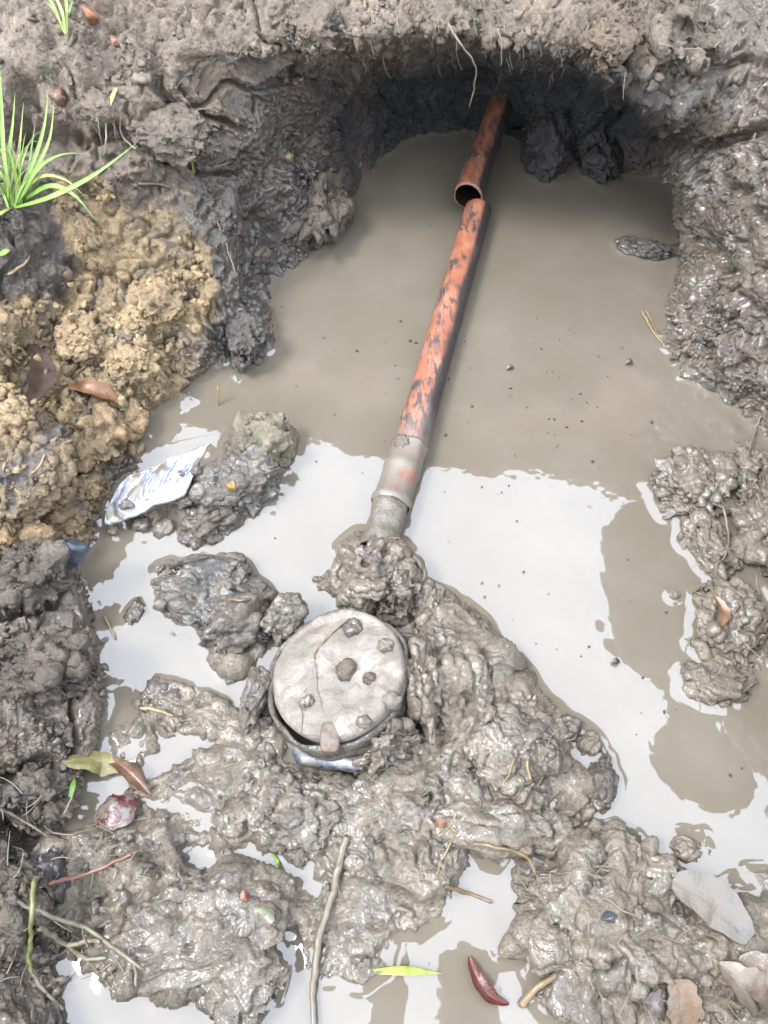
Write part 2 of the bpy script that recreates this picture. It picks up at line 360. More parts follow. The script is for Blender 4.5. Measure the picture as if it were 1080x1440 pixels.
# the plain round the hole, out to the horizon
rim = GV.reshape(NU, NV, 3)[::6, -1]; nr = len(rim)
cen = np.array((0, 0.6, 0)); rings = [rim]
for rr_, zz in ((1.12, .41), (1.5, .42), (2.5, .43), (6, .42), (25, .3), (200, 0.0)):
    q = cen + (rim - cen) * rr_; q[:, 2] = zz if rr_ > 1.2 else rim[:, 2] * .5 + zz * .5; rings.append(q)
pl = np.stack(rings, 1).reshape(-1, 3)
pm = mesh_np('field', pl, grid_faces(nr, len(rings), True))
link('field', pm, mud_material('field_soil', False, (0.08, 0.066, 0.05), (0.6, 0.8)), kind='structure')

# ------------------------------------------------------------------ mud bed of the hole: low banks of slurry in the foreground
RES = 0.0021
gx = np.arange(-0.66, 0.66, RES); gy = np.arange(-0.16, 0.86, RES)
GX, GY = np.meshgrid(gx, gy, indexing='ij'); X0, Y0 = GX.ravel(), GY.ravel()
P0 = np.stack([X0, Y0, np.zeros_like(X0)], 1)
wp = 0.022
wx_ = X0 + wp * fbm(P0, 11, 3, 50); wy_ = Y0 + wp * fbm(P0, 11, 3, 55)
qx, qy = to_px(wx_, wy_, np.zeros_like(X0))
ISLES = [  # px, py, rx, ry, angle, height
 (290, 680, 140, 52, -28, .012), (355, 645, 55, 48, 0, .02),
 (300, 850, 92, 62, 20, .020), (335, 915, 60, 40, 0, .012),
 (520, 815, 72, 66, 0, .022),
 (640, 930, 78, 105, -25, .036), (700, 1030, 105, 85, 20, .040), (640, 1100, 150, 95, 10, .036), (780, 1120, 75, 85, 0, .016), (790, 1020, 60, 40, 20, .008), (600, 860, 50, 42, 0, .020),
 (720, 1170, 110, 50, 0, .028), (560, 1190, 120, 80, 0, .030),
 (270, 1005, 95, 40, 10, .010), (350, 1050, 70, 60, 0, .014), (300, 1130, 180, 80, -10, .022), (420, 1140, 120, 70, 0, .026),
 (190, 1040, 60, 40, 0, .006), (150, 1210, 130, 70, 0, .03),
 (270, 1290, 190, 90, -12, .042), (310, 1360, 90, 56, 20, .038), (120, 1280, 80, 60, 0, .03), (40, 1390, 60, 60, 0, .02),
 (480, 1290, 110, 70, 0, .014), (560, 1270, 70, 50, 0, .010), (480, 1350, 90, 40, 0, .010),
 (850, 1270, 120, 100, 0, .040), (900, 1330, 150, 80, 20, .040), (1020, 1310, 110, 70, 0, .024), (1060, 1400, 110, 70, 0, .022), (900, 1420, 180, 40, 0, .014),
 (985, 690, 60, 56, 0, .010), (1000, 760, 36, 50, -20, .006), (1085, 740, 50, 80, 0, .010), (1020, 880, 50, 66, 20, .010), (1010, 960, 50, 34, 0, .004), (1090, 900, 30, 90, 0, .010), (1060, 650, 36, 24, 30, .006),
 (1000, 1195, 60, 26, 0, .003), (1060, 1240, 80, 36, 0, .008), (930, 1400, 90, 60, 0, .02),
]
zb = np.full_like(X0, -0.030)
for (cx, cy, rx, ry, a, h) in ISLES:
    c, s = math.cos(R(a)), math.sin(R(a))
    u = ((qx - cx) * c + (qy - cy) * s) / rx; v = (-(qx - cx) * s + (qy - cy) * c) / ry
    r2 = u * u + v * v
    t = -0.030 + (h + 0.030) * (1 - sstep(0.35, 1.5, r2))
    k = 0.012                                              # smooth maximum
    hh = np.clip(0.5 + 0.5 * (zb - t) / k, 0, 1); zb = t + (zb - t) * hh + k * hh * (1 - hh)
zb -= 0.003
base = np.stack([X0, Y0, zb], 1)
bm_me = mesh_np('mud_bed', base, grid_faces(len(gx), len(gy)))
bn = mesh_normals(bm_me)
d = mud_detail(base, 1.35, 1.0, 1.4) + 0.010 * perlin(base, 9, 60)
flat = sstep(-0.2, 0.5, perlin(base, 5, 61) + 0.1)          # smeared, smooth stretches of slurry
d *= 0.55 + 0.65 * flat
BV = base + bn * d[:, None]
set_co(bm_me, BV)
nzb = fbm(BV, 12, 4, 63)[:, None]
vcol(bm_me, 'soil', np.array((0.098, 0.080, 0.058)) * (1 - sstep(0.0, .5, nzb)) + np.array((0.108, 0.085, 0.058)) * sstep(0.0, .5, nzb))
vcol(bm_me, 'wet', np.repeat(np.clip(1.0 - 0.35 * sstep(0.01, 0.05, BV[:, 2]), 0, 1)[:, None], 3, 1))
link('mud_bed', bm_me, M_SLICK, kind='structure')

SOLID = [GV, BV]
# ------------------------------------------------------------------ finding the surface under a spot
_surf = {}
def _reg(name, V):
    x, y = to_px(V[:, 0], V[:, 1], V[:, 2]); dep = V[:, 1] * CP - (V[:, 2] - H) * SP
    k = (x > -60) & (x < 1140) & (y > -60) & (y < 1500) & (V[:, 2] > -0.004)
    _surf[name] = (x[k].astype(np.float32), y[k].astype(np.float32), dep[k], V[k])
_reg('bank', GV); _reg('bed', BV)
def hit(px, py, r=4.0):
    best, bd = None, 1e9
    for (x, y, dep, V) in _surf.values():
        k = np.nonzero((np.abs(x - px) < r) & (np.abs(y - py) < r))[0]
        if len(k):
            i = k[np.argmin(dep[k])]
            if dep[i] < bd: bd, best = dep[i], V[i]
    w = at(px, py, 0.0)
    dw = w.y * CP + H * SP
    if best is None or bd > dw + 0.004: return Vector((w.x, w.y, 0.001))
    return Vector([float(c) for c in best])

# ------------------------------------------------------------------ soil crumbs (nobody could count them)
def ico(sub):
    b = bmesh.new(); bmesh.ops.create_icosphere(b, subdivisions=sub, radius=1.0)
    V = np.array([v.co[:] for v in b.verts], np.float32); F = np.array([[v.index for v in f.verts] for f in b.faces], np.int32); b.free(); return V, F
def lump_shape(V, seed, rough=0.35):
    o = np.array([seed * 3.7, seed * 1.3, seed * 2.1], np.float32)
    r = 1 + rough * perlin(V + o, 0.9, 80) + rough * 0.7 * billow(V + o, 1.7, 81) + rough * 0.35 * billow(V + o, 3.7, 82)
    return V * r[:, None]
I2 = ico(2); I3 = ico(3)
def crumb_shape(k):
    rs = np.random.RandomState(k); V = lump_shape(I2[0], k + 1, 0.75) * (0.6 + 0.8 * rs.rand(3))
    for _ in range(6):
        nn = rs.normal(size=3); nn /= np.linalg.norm(nn); V = V - np.outer(np.clip(V @ nn - rs.uniform(.35, .8), 0, None), nn)
    return V
TEMPL = [crumb_shape(k) for k in range(24)]
def scatter(name, label, V, Nrm, soilc, wetc, weight, n, rmin, rmax, power=2.2, seed=1, sink=0.25, fade=0.8, smooth=False):
    rs = np.random.RandomState(seed)
    p = weight / weight.sum(); idx = rs.choice(len(V), n, p=p)
    r = rmin + (rmax - rmin) * rs.rand(n) ** power
    A = rs.normal(size=(n, 3, 3)); Q = np.linalg.qr(A)[0]
    sc = r[:, None] * (0.7 + 0.6 * rs.rand(n, 3))
    t = rs.randint(0, len(TEMPL), n); T = np.stack(TEMPL)[t] * sc[:, None, :]
    T = np.einsum('nij,nkj->nki', Q, T) + (V[idx] + Nrm[idx] * (r * (0.55 - sink))[:, None])[:, None, :]
    nv = T.shape[1]
    F = (I2[1][None] + (np.arange(n) * nv)[:, None, None]).reshape(-1, 3)
    me = mesh_np(name, T.reshape(-1, 3), F, smooth)
    c = soilc[idx] * (fade + 0.45 * rs.rand(n, 1))
    vcol(me, 'soil', np.repeat(c, nv, 0)); vcol(me, 'wet', np.repeat(np.repeat(wetc[idx][:, None], 3, 1), nv, 0))
    return link(name, me, M_SLICK if smooth else M_GROUND, kind='stuff', label=label)
inview = ((bpx > -30) & (bpx < 1110) & (bpy_ > -30) & (bpy_ < 1470) & (GV[:, 2] > 0.004)).astype(float)
clump = sstep(0.0, 0.5, fbm(GV, 13, 2, 90)) + 0.05
scatter('clay_crumbs', 'loose crumbs of yellow clay on the left bank', GV, GN, soil, wet * 0.3, inview * clay * (clump + .25), 3000, 0.0012, 0.0100, 3.4, 3, 0.4)
scatter('soil_crumbs', 'crumbled grey brown soil over the banks', GV, GN, soil, wet, inview * (1 - clay) * (clump + 0.1), 6500, 0.0012, 0.007, 3.0, 4, 0.35)
lipw = np.exp(-((GV[:, 2] - 0.345) / 0.03) ** 2) * ((bpx > 380) & (bpx < 960) & (bpy_ > 20) & (bpy_ < 190))
scatter('hanging_soil', 'ragged lumps of soil hanging along the overhanging lip', GV, GN, soil, wet, lipw + 1e-9, 300, 0.002, 0.012, 2.4, 5, 0.5)
bx_, by_ = to_px(BV[:, 0], BV[:, 1], BV[:, 2])
inb = ((bx_ > -20) & (bx_ < 1100) & (by_ > 560) & (by_ < 1460) & (BV[:, 2] > 0.0)).astype(float)
bsoil = np.empty((len(BV), 3)); bsoil[:] = (0.080, 0.066, 0.050)
scatter('mud_crumbs', 'small wet lumps of grey mud over the slurry', BV, bn, bsoil, np.ones(len(BV)), inb * (sstep(0.0, 0.45, fbm(BV, 16, 2, 92)) + 0.04), 900, 0.0015, 0.009, 3.0, 6, 0.75, smooth=True)

# ------------------------------------------------------------------ clods: each lump one can point at
def clod(name, label, cat, px, py, rx, ry, rot, hgt, seed, col=(0.080, 0.070, 0.058), sub=5, wetv=1.0, group=None, zc=None, rough=0.3, lump=0.8, fine=1.0, tint=None, sink=0.35):
    V, F = ico(sub)
    V = lump_shape(V, seed, rough)
    c = hit(px, py) if zc is None else at(px, py, zc)
    dep = c.y * CP + (H - c.z) * SP
    sx, sy = rx * dep / FPX, ry * dep / FPX / max(0.35, (H - c.z) / Vector((c.x, c.y, H - c.z)).length)
    V = V * np.array([sx, sy, hgt])
    a = R(-rot); ca, sa = math.cos(a), math.sin(a)
    V = V @ np.array([[ca, sa, 0], [-sa, ca, 0], [0, 0, 1]])
    Pw = V + np.array(c[:]) + np.array([0, 0, hgt * (0.5 - sink)])
    me = mesh_np(name, Pw, F)
    k = min(1.0, (sx + sy + hgt) / 0.10)
    Pw = Pw + mesh_normals(me) * (mud_detail(Pw + seed * 0.37, lump * k, fine * max(k, .5) * (.8 if wetv > .6 else 1.5), k * .8))[:, None]
    SOLID.append(Pw); _reg(name + str(seed) + str(px), Pw)
    base_ = np.array([c.x, c.y, max(0.0, c.z)])
    set_co(me, Pw - base_)
    n_ = fbm(Pw, 20, 3, 93)[:, None]
    cc = np.array(col) * np.array([1.0, 0.94, 0.86]) * (1 + 0.2 * n_)
    if wetv <= .6: DRY.append((Pw, mesh_normals(me), cc, np.full(len(Pw), wetv)))
    if tint is not None: cc = cc * (1 - sstep(0, .5, n_)) + np.array(tint) * sstep(0, .5, n_)
    vcol(me, 'soil', cc); vcol(me, 'wet', np.full((len(Pw), 3), wetv))
    o = link(name, me, M_SLICK if wetv > .6 else M_GROUND, label=label, category=cat)
    o.location = base_
    if group: o['group'] = group
    return o
DRY = []
CL = (0.180, 0.134, 0.078); CB = (0.140, 0.106, 0.066); GR = (0.100, 0.085, 0.066); DK = (0.060, 0.051, 0.041)
# grey mud islands and lumps in the water
clod('mud_clod', 'broad grey mud mound rising from water near the lower right corner', 'mud clod', 850, 1285, 112, 98, 10, .030, 1, GR, 6, rough=.4, zc=.012)
clod('mud_clod', 'flat mud lump joining the big lower right mound on its right', 'mud clod', 945, 1345, 95, 66, 25, .022, 2, GR, 6, rough=.4, zc=.012)
clod('mud_clod', 'wet mud island close to the right bank, grass roots at its lower edge', 'mud clod', 978, 690, 50, 46, 0, .026, 3, GR, 6, rough=.5, zc=.008)
clod('mud_clod', 'tapering tail of mud below the right hand island', 'mud clod', 996, 765, 30, 44, -15, .022, 4, GR, 5, zc=.006)
clod('mud_clod', 'wet mud lump at the right frame edge beside the island', 'mud clod', 1076, 745, 36, 64, 0, .028, 5, GR, 6, rough=.5, zc=.008)
clod('mud_clod', 'mud lump with a torn tan leaf on its upper edge, right side', 'mud clod', 1026, 876, 44, 48, 20, .022, 6, GR, 6, rough=.5, zc=.008)
clod('mud_clod', 'low mud shelf under the leaf topped lump on the right', 'mud clod', 1016, 958, 46, 28, 0, .018, 7, GR, 5, zc=.006)
clod('mud_clod', 'small mud spur at right edge below the steep right bank', 'mud clod', 1056, 660, 36, 26, 30, .024, 8, GR, 5, zc=.006)
clod('mud_clod', 'oblong pitted mud lump alone in bright water right of centre', 'mud clod', 846, 1102, 20, 36, 15, .016, 9, DK, 5, zc=.004)
clod('mud_clod', 'small round mud lump above the oblong pitted one', 'mud clod', 828, 1048, 17, 14, 0, .012, 10, GR, 4, zc=.004)
clod('mud_clod', 'rounded mud lump at the tip of the central mud bank', 'mud clod', 800, 1022, 19, 17, 0, .014, 11, DK, 4, zc=.004)
clod('mud_clod', 'upright mud lump on the right flank of the central bank', 'mud clod', 762, 1058, 18, 26, 0, .022, 12, DK, 5)
clod('mud_clod', 'rough grey mud island left of the round cap', 'mud clod', 298, 838, 78, 44, 12, .034, 13, (.07, .063, .052), 6, zc=.008, tint=(.05, .045, .04))
clod('mud_clod', 'dark ridged lump on the lower right of the left island', 'mud clod', 335, 880, 52, 40, -30, .034, 14, DK, 5, zc=.012)
clod('mud_clod', 'grey mud heap that half buries the white packet', 'mud clod', 338, 688, 66, 36, -28, .040, 15, (.062, .056, .048), 6, zc=.012, tint=(.09, .078, .06))
clod('mud_clod', 'pale sandy crust on the far end of the packet heap', 'mud clod', 372, 632, 42, 42, 15, .040, 16, (.115, .105, .076), 5, zc=.014, wetv=.3)
clod('mud_clod', 'black grey lump at the waterline of the packet heap', 'mud clod', 300, 735, 42, 24, -30, .022, 17, DK, 5, zc=.004)
clod('mud_clod', 'ball of mud caked round the pipe joint above the cap', 'mud clod', 522, 818, 46, 44, 15, .040, 18, (.098, .082, .063), 6, zc=.026, rough=.4, lump=1.2)
clod('mud_clod', 'mud lump to the lower right of the caked pipe joint', 'mud clod', 554, 842, 30, 30, 0, .032, 19, (.085, .071, .055), 5, zc=.030, rough=.4, lump=1.2)
clod('mud_clod', 'wet mud peak between the caked joint and the bright water', 'mud clod', 604, 862, 24, 34, 10, .026, 20, GR, 5, zc=.006)
clod('mud_clod', 'lumpy mud heaped against the right side of the cap', 'mud clod', 645, 975, 58, 80, -15, .028, 21, GR, 6, zc=.02)
clod('mud_clod', 'mud mound with a dark cleft right of the cap', 'mud clod', 712, 1055, 66, 56, 0, .022, 22, GR, 6, zc=.026)
clod('mud_clod', 'mud lump below the cap at the centre of the slurry', 'mud clod', 560, 1120, 64, 44, 0, .020, 23, GR, 5, zc=.02)
clod('mud_clod', 'smooth mud hump below and left of the cap', 'mud clod', 420, 1140, 72, 52, 0, .020, 24, (.088, .077, .062), 6, zc=.016)
clod('mud_clod', 'mud shelf above the small lower puddle', 'mud clod', 690, 1160, 92, 36, 5, .018, 25, GR, 5, zc=.018)
clod('mud_clod', 'smeared mud slab in the lower left foreground', 'mud clod', 275, 1310, 130, 66, -14, .024, 26, (.092, .08, .064), 6, zc=.024, rough=.2, lump=.5)
clod('mud_clod', 'mud lump below the smeared slab at the bottom edge', 'mud clod', 345, 1370, 62, 56, 15, .024, 27, (.09, .078, .062), 5, zc=.02)
clod('mud_clod', 'dark purplish clod among roots in the lower left', 'mud clod', 65, 1225, 30, 34, 0, .026, 28, (.034, .029, .030), 5, wetv=.8)
clod('mud_clod', 'crumbly brown clod at the left edge above the red leaf', 'mud clod', 60, 1120, 52, 36, 0, .034, 29, (.062, .052, .042), 5, wetv=.5)
clod('mud_clod', 'root bound clod at the left edge beside pale stems', 'mud clod', 20, 1270, 46, 46, 0, .034, 30, (.07, .06, .048), 5, wetv=.5)
clod('mud_clod', 'small mud lump floating in the left pool', 'mud clod', 190, 862, 13, 16, 20, .010, 31, DK, 4, zc=.002)
clod('mud_clod', 'tiny mud knob in brown water on the right', 'mud clod', 948, 838, 8, 6, 0, .007, 32, GR, 3, zc=.002)
clod('mud_clod', 'low mud point in the left pool beneath a straw', 'mud clod', 240, 1003, 40, 18, 15, .014, 33, GR, 5, zc=.003)
clod('mud_clod', 'submerged mud lumps above the grey leaf', 'mud clod', 965, 1195, 24, 16, 0, .010, 34, GR, 4, zc=.001)
# clay lumps on the left bank
clod('clay_clod', 'round yellow clay lump just above the white packet', 'clay clod', 134, 622, 44, 38, 0, .036, 41, CL, 5, wetv=.1)
clod('clay_clod', 'large clay boulder cut by the left frame edge', 'clay clod', 38, 662, 66, 56, 0, .050, 42, CB, 6, wetv=.1, tint=(.07, .06, .05))
clod('clay_clod', 'ochre clay knob beside the round yellow lump', 'clay clod', 186, 588, 24, 22, 0, .020, 43, CL, 4, wetv=.1)
clod('clay_clod', 'clay lump above the orange curled leaf', 'clay clod', 110, 470, 34, 28, 0, .024, 44, CL, 5, wetv=.1)
clod('clay_clod', 'square clay block on the slope by the grey bank', 'clay clod', 222, 430, 34, 30, 20, .022, 45, CL, 5, wetv=.1)
clod('clay_clod', 'clay lump near the waterline under the grey bank', 'clay clod', 190, 505, 34, 26, -20, .024, 46, CL, 5, wetv=.15)
clod('clay_clod', 'clay lump at the left edge over the boulder', 'clay clod', 22, 590, 34, 24, 0, .022, 47, CL, 5, wetv=.1)
clod('clay_clod', 'small tan clay knob left of the dark blue stone', 'clay clod', 50, 760, 26, 18, 0, .016, 48, CL, 4, wetv=.1)
# ledges of the banks
clod('soil_clod', 'flat topped soil shelf at the left edge beside the pool', 'soil clod', 50, 940, 78, 52, 0, .040, 51, (.062, .052, .043), 6, wetv=.5, rough=.45)
clod('soil_clod', 'soil lump at the left edge above the shelf', 'soil clod', 38, 815, 50, 38, 0, .036, 52, (.062, .052, .043), 5, wetv=.5, rough=.45)
clod('soil_clod', 'brown soil tongue jutting over the dark recess, upper left', 'soil clod', 240, 190, 66, 26, 25, .030, 53, (.078, .064, .05), 5, wetv=.3)
clod('soil_clod', 'grey lump at the foot of the left cave wall', 'soil clod', 452, 300, 34, 40, 10, .036, 54, (.062, .052, .042), 5, wetv=.5, rough=.5)
clod('soil_clod', 'dark wet knob at the waterline of the left bank', 'soil clod', 352, 478, 28, 30, 0, .030, 55, (.045, .041, .037), 5, wetv=.55)
clod('soil_clod', 'hanging root bound lump left of centre on the lip', 'soil clod', 440, 48, 40, 22, 10, .024, 56, (.075, .06, .046), 5, wetv=.2)
clod('soil_clod', 'shaggy lump hanging from the middle of the lip', 'soil clod', 625, 22, 36, 18, 0, .024, 57, (.08, .066, .05), 5, wetv=.2)
clod('soil_clod', 'fibrous brown lump hanging at the right of the lip', 'soil clod', 850, 66, 40, 24, 15, .026, 58, (.075, .056, .038), 5, wetv=.2)
clod('soil_clod', 'wet grey block with dark edge at the upper right', 'soil clod', 955, 45, 38, 34, 0, .040, 59, (.085, .071, .056), 5, wetv=.5, rough=.5)
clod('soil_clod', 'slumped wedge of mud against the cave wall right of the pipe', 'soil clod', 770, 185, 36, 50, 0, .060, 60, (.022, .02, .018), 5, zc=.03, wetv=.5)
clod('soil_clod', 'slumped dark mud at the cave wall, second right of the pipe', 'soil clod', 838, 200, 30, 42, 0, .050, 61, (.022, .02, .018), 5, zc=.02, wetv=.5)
clod('soil_clod', 'thin spit of mud in the brown water at the right bank', 'soil clod', 912, 352, 44, 13, 14, .014, 62, (.05, .045, .04), 5, zc=.003)
_dv = [np.concatenate(q) for q in zip(*DRY)]
scatter('clod_crumbs', 'loose crumbs clinging to the clay and soil clods', _dv[0], _dv[1], _dv[2], _dv[3], (_dv[1][:, 2] > -.2) * (sstep(-.1, .4, fbm(_dv[0], 18, 2, 94)) + .08), 2200, 0.001, 0.0065, 3.0, 8, 0.35)
# ------------------------------------------------------------------ plain materials
def simple(name, col, rough=0.5, var=0.25, scale=60, spec_ior=1.45, mud=0.0, mudscale=40, mudcol=(0.085, 0.075, 0.062), bump=0.2, metallic=0.0, sub=0.0):
    m, nt, b = nodes(name)
    pos = nt.nodes.new('ShaderNodeNewGeometry').outputs['Position']
    n = noise_n(nt, pos, scale, 5)
    c = mixc(nt, 1.0, (*col,), ramp(nt, n, [(0.3, (1 - var,) * 3), (0.7, (1 + var,) * 3)]), 'MULTIPLY')
    b.inputs['Metallic'].default_value = metallic
    if mud > 0:
        k = ramp(nt, noise_n(nt, pos, mudscale, 6, 0.65), [(max(0, 1 - mud - 0.06), (0, 0, 0)), (min(1, 1 - mud + 0.02), (1, 1, 1))])
        c = mixc(nt, k, c, mudcol)
    nt.links.new(c, b.inputs['Base Color']); b.inputs['Roughness'].default_value = rough; b.inputs['IOR'].default_value = spec_ior
    if sub: b.inputs['Subsurface Weight'].default_value = sub; b.inputs['Subsurface Radius'].default_value = (.004, .004, .002)
    if bump:
        bp = N(nt, 'ShaderNodeBump', Strength=bump, Distance=0.003)
        nt.links.new(noise_n(nt, pos, scale * 5, 4), bp.inputs['Height']); nt.links.new(bp.outputs[0], b.inputs['Normal'])
    return m
def thing(name, label, cat, loc=(0, 0, 0), group=None):
    o = bpy.data.objects.new(name, None); COL.objects.link(o); o.location = loc; o.empty_display_size = 0.02
    o['label'] = label; o['category'] = cat
    if group: o['group'] = group
    return o
def child(name, V, F, mat, parent, smooth=True):
    loc = np.array(parent.location[:]) if parent.parent is None else np.array(parent.parent.location[:])
    me = mesh_np(name, np.asarray(V) - loc, F, smooth); return link(name, me, mat, parent)
def single(name, V, F, mat, label, cat, group=None, smooth=True):
    V = np.asarray(V, float); c = V.mean(0); c[2] = V[:, 2].min()
    o = link(name, mesh_np(name, V - c, F, smooth), mat, label=label, category=cat); o.location = c
    if group: o['group'] = group
    return o

def sweep(path, radii, seg=20, caps=True, wob=0.0, seed=0, closed_inner=None):
    """tube along path (n,3) with radius per point"""
    P = np.asarray(path, float); n = len(P); r = np.asarray(radii, float) * np.ones(n)
    T = np.gradient(P, axis=0); T /= np.linalg.norm(T, axis=1)[:, None] + 1e-12
    ref = np.array([0, 0, 1.0]) if abs(T[0][2]) < 0.9 else np.array([1.0, 0, 0])
    A = np.cross(T, ref); A /= np.linalg.norm(A, axis=1)[:, None] + 1e-12; Bn = np.cross(A, T)
    th = np.linspace(0, 2 * math.pi, seg, endpoint=False)
    V = P[:, None] + r[:, None, None] * (A[:, None] * np.cos(th)[None, :, None] + Bn[:, None] * np.sin(th)[None, :, None])
    V = V.reshape(-1, 3)
    if wob: V = V + ((V - np.repeat(P, seg, 0)) * (wob * perlin(V, 60, seed))[:, None])
    a, b = np.meshgrid(np.arange(n - 1), np.arange(seg), indexing='ij'); b2 = (b + 1) % seg
    F = np.stack([a * seg + b, a * seg + b2, (a + 1) * seg + b2, (a + 1) * seg + b], -1).reshape(-1, 4)
    return V, F
def polyline(pts, n):
    P = np.array([tuple(p) for p in pts]); return resample(P, n) if len(P) > 2 else np.linspace(P[0], P[1], n)
def line3(a, b, ts): return np.array([tuple(Vector(a).lerp(Vector(b), t)) for t in ts])

# ------------------------------------------------------------------ the broken pipe
def turned(a, b, prof, seg=44, wob=0.0, seed=0):
    """surface of revolution round the axis a-b; prof = [(t along the axis, radius)]"""
    a, b = Vector(a), Vector(b); T = (b - a).normalized(); A = T.cross(Vector((0, 0, 1))).normalized(); Bn = A.cross(T)
    th = np.linspace(0, 2 * math.pi, seg, endpoint=False)
    ring = np.outer(np.cos(th), A) + np.outer(np.sin(th), Bn)
    V = np.concatenate([np.array(a.lerp(b, t)[:]) + ring * r for (t, r) in prof])
    if wob: V = V + np.concatenate([ring] * len(prof)) * (wob * perlin(V, 45, seed))[:, None]
    n = len(prof); q, w = np.meshgrid(np.arange(n - 1), np.arange(seg), indexing='ij'); w2 = (w + 1) % seg
    return V, np.stack([q * seg + w, q * seg + w2, (q + 1) * seg + w2, (q + 1) * seg + w], -1).reshape(-1, 4)
def copper_material():
    m, nt, b = nodes('weathered_copper')
    tc = nt.nodes.new('ShaderNodeTexCoord').outputs['Object']
    mp = N(nt, 'ShaderNodeMapping'); nt.links.new(tc, mp.inputs['Vector']); mp.inputs['Scale'].default_value = (1, 0.30, 1); mp.inputs['Rotation'].default_value = (0, 0, R(22))
    v = mp.outputs[0]
    k = ramp(nt, noise_n(nt, v, 120, 8, 0.72), [(0.46, (0, 0, 0)), (0.54, (1, 1, 1))])
    k2 = ramp(nt, noise_n(nt, v, 70, 7, 0.68), [(0.60, (0, 0, 0)), (0.67, (.8, .8, .8))])
    oc = ramp(nt, noise_n(nt, tc, 26, 5), [(0.3, (0.140, 0.044, 0.021)), (0.5, (0.185, 0.067, 0.034)), (0.7, (0.235, 0.105, 0.064))])
    # right flank darkened: its shade painted in, with dark scale broken by noise
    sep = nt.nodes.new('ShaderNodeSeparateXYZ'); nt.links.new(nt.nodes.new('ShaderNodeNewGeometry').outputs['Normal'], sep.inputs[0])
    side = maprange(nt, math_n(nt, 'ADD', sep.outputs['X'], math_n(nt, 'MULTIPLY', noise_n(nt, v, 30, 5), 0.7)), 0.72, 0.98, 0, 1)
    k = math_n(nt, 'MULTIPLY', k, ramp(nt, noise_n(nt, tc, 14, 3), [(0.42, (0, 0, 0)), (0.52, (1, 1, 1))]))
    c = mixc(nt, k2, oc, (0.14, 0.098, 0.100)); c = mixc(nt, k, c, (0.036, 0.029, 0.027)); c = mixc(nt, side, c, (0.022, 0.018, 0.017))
    so = nt.nodes.new('ShaderNodeSeparateXYZ'); nt.links.new(nt.nodes.new('ShaderNodeNewGeometry').outputs['Position'], so.inputs[0]); py0 = at(574, 640, .018).y
    film = math_n(nt, 'MULTIPLY', maprange(nt, math_n(nt, 'ADD', so.outputs['Y'], math_n(nt, 'MULTIPLY', noise_n(nt, tc, 40, 4), 0.12)), py0 + 0.05, py0 + 0.14, 0.85, 0.0), 1.0)
    c = mixc(nt, film, c, (0.115, 0.095, 0.078))
    c = mixc(nt, ramp(nt, noise_n(nt, v, 36, 7, .72), [(.57, (0, 0, 0)), (.70, (.7, .7, .7))]), c, (0.12, 0.095, 0.08))
    nt.links.new(c, b.inputs['Base Color'])
    b.inputs['Metallic'].default_value = 0.0
    b.inputs['Roughness'].default_value = 0.45
    bp = N(nt, 'ShaderNodeBump', Strength=0.35, Distance=0.002)
    nt.links.new(math_n(nt, 'ADD', k, noise_n(nt, tc, 220, 4)), bp.inputs['Height']); nt.links.new(bp.outputs[0], b.inputs['Normal'])
    return m
M_COP = copper_material()
M_PIPE_IN = simple('pipe_inside', (0.006, 0.005, 0.004), 0.9, spec_ior=1.1)
M_COUP = simple('muddy_coupling', (0.15, 0.066, 0.040), 0.45, 0.3, 50, mud=0.56, mudscale=60, mudcol=(0.100, 0.085, 0.068))
M_SLEEVE = simple('mud_filmed_sleeve', (0.098, 0.084, 0.068), 0.4, 0.35, 60, mud=0.45, mudscale=60, mudcol=(.075, .063, .048), bump=.6)

pA, pB = at(574, 640, .018), at(672, 296, .021)
pl_root = thing('copper_pipe', 'long straight orange copper pipe lying across the puddle to the mud caked joint', 'pipe', (pA.x, pA.y, 0))
ts = np.linspace(-0.05, 1, 60)
ax = line3(pA, pB, ts)
child('pipe_wall', *sweep(ax, 0.0245, 40, wob=0.03), M_COP, pl_root)
child('pipe_bore', *turned(pA, pB, [(1.0, .0224), (.85, .0224), (.85, .0001)]), M_PIPE_IN, pl_root)
child('cut_rim', *turned(pA, pB, [(.995, .0248), (1.0005, .0248), (1.0005, .0224)], wob=.0008), M_COP, pl_root, False)
# coupling and sleeve
cA, cB = at(549, 712, .020), at(576, 628, .020)
ccl = child('coupling', *sweep(line3(cA, cB, [0, .02, .1, .14, .5, .54, .62, .66, .93, .96, 1.0, 1.0]),
      [.0262, .0284, .0284, .0258, .0260, .0272, .0272, .0258, .0260, .0272, .0270, .0245], 40, wob=0.10), M_COUP, pl_root)
sA, sB = at(531, 775, .022), at(550, 708, .020)
child('sleeve', *sweep(line3(sA, sB, np.linspace(0, 1, 16)), 0.0246, 36, wob=0.14, seed=3), M_SLEEVE, pl_root)
lb = at(566, 622, .043)
LV, LF = ico(3); child('mud_blob', lump_shape(LV, 5, .3) * np.array([.011, .013, .007]) + np.array(lb[:]), LF, M_MUD, pl_root)

uA, uB = at(658, 276, .047), at(736, 58, .070)
up_root = thing('copper_pipe', 'short broken copper pipe coming out of the cave with an open end', 'pipe', (uA.x, uA.y, 0))
child('pipe_wall', *sweep(line3(uA, uB, [0, .04, .08, .14, .18, .22, .4, .6, .8, 1.0]), [.0262, .0262, .0260, .0256, .0250, .0245, .024, .024, .024, .024], 40, wob=0.07), M_COP, up_root)
child('pipe_bore', *turned(uA, uB, [(0.0, .0238), (.5, .0225), (.5, .0001)]), M_PIPE_IN, up_root)
child('cut_rim', *turned(uA, uB, [(.012, .0266), (-.002, .0264), (-.002, .0238)], wob=.0010, seed=4), M_COP, up_root, False)

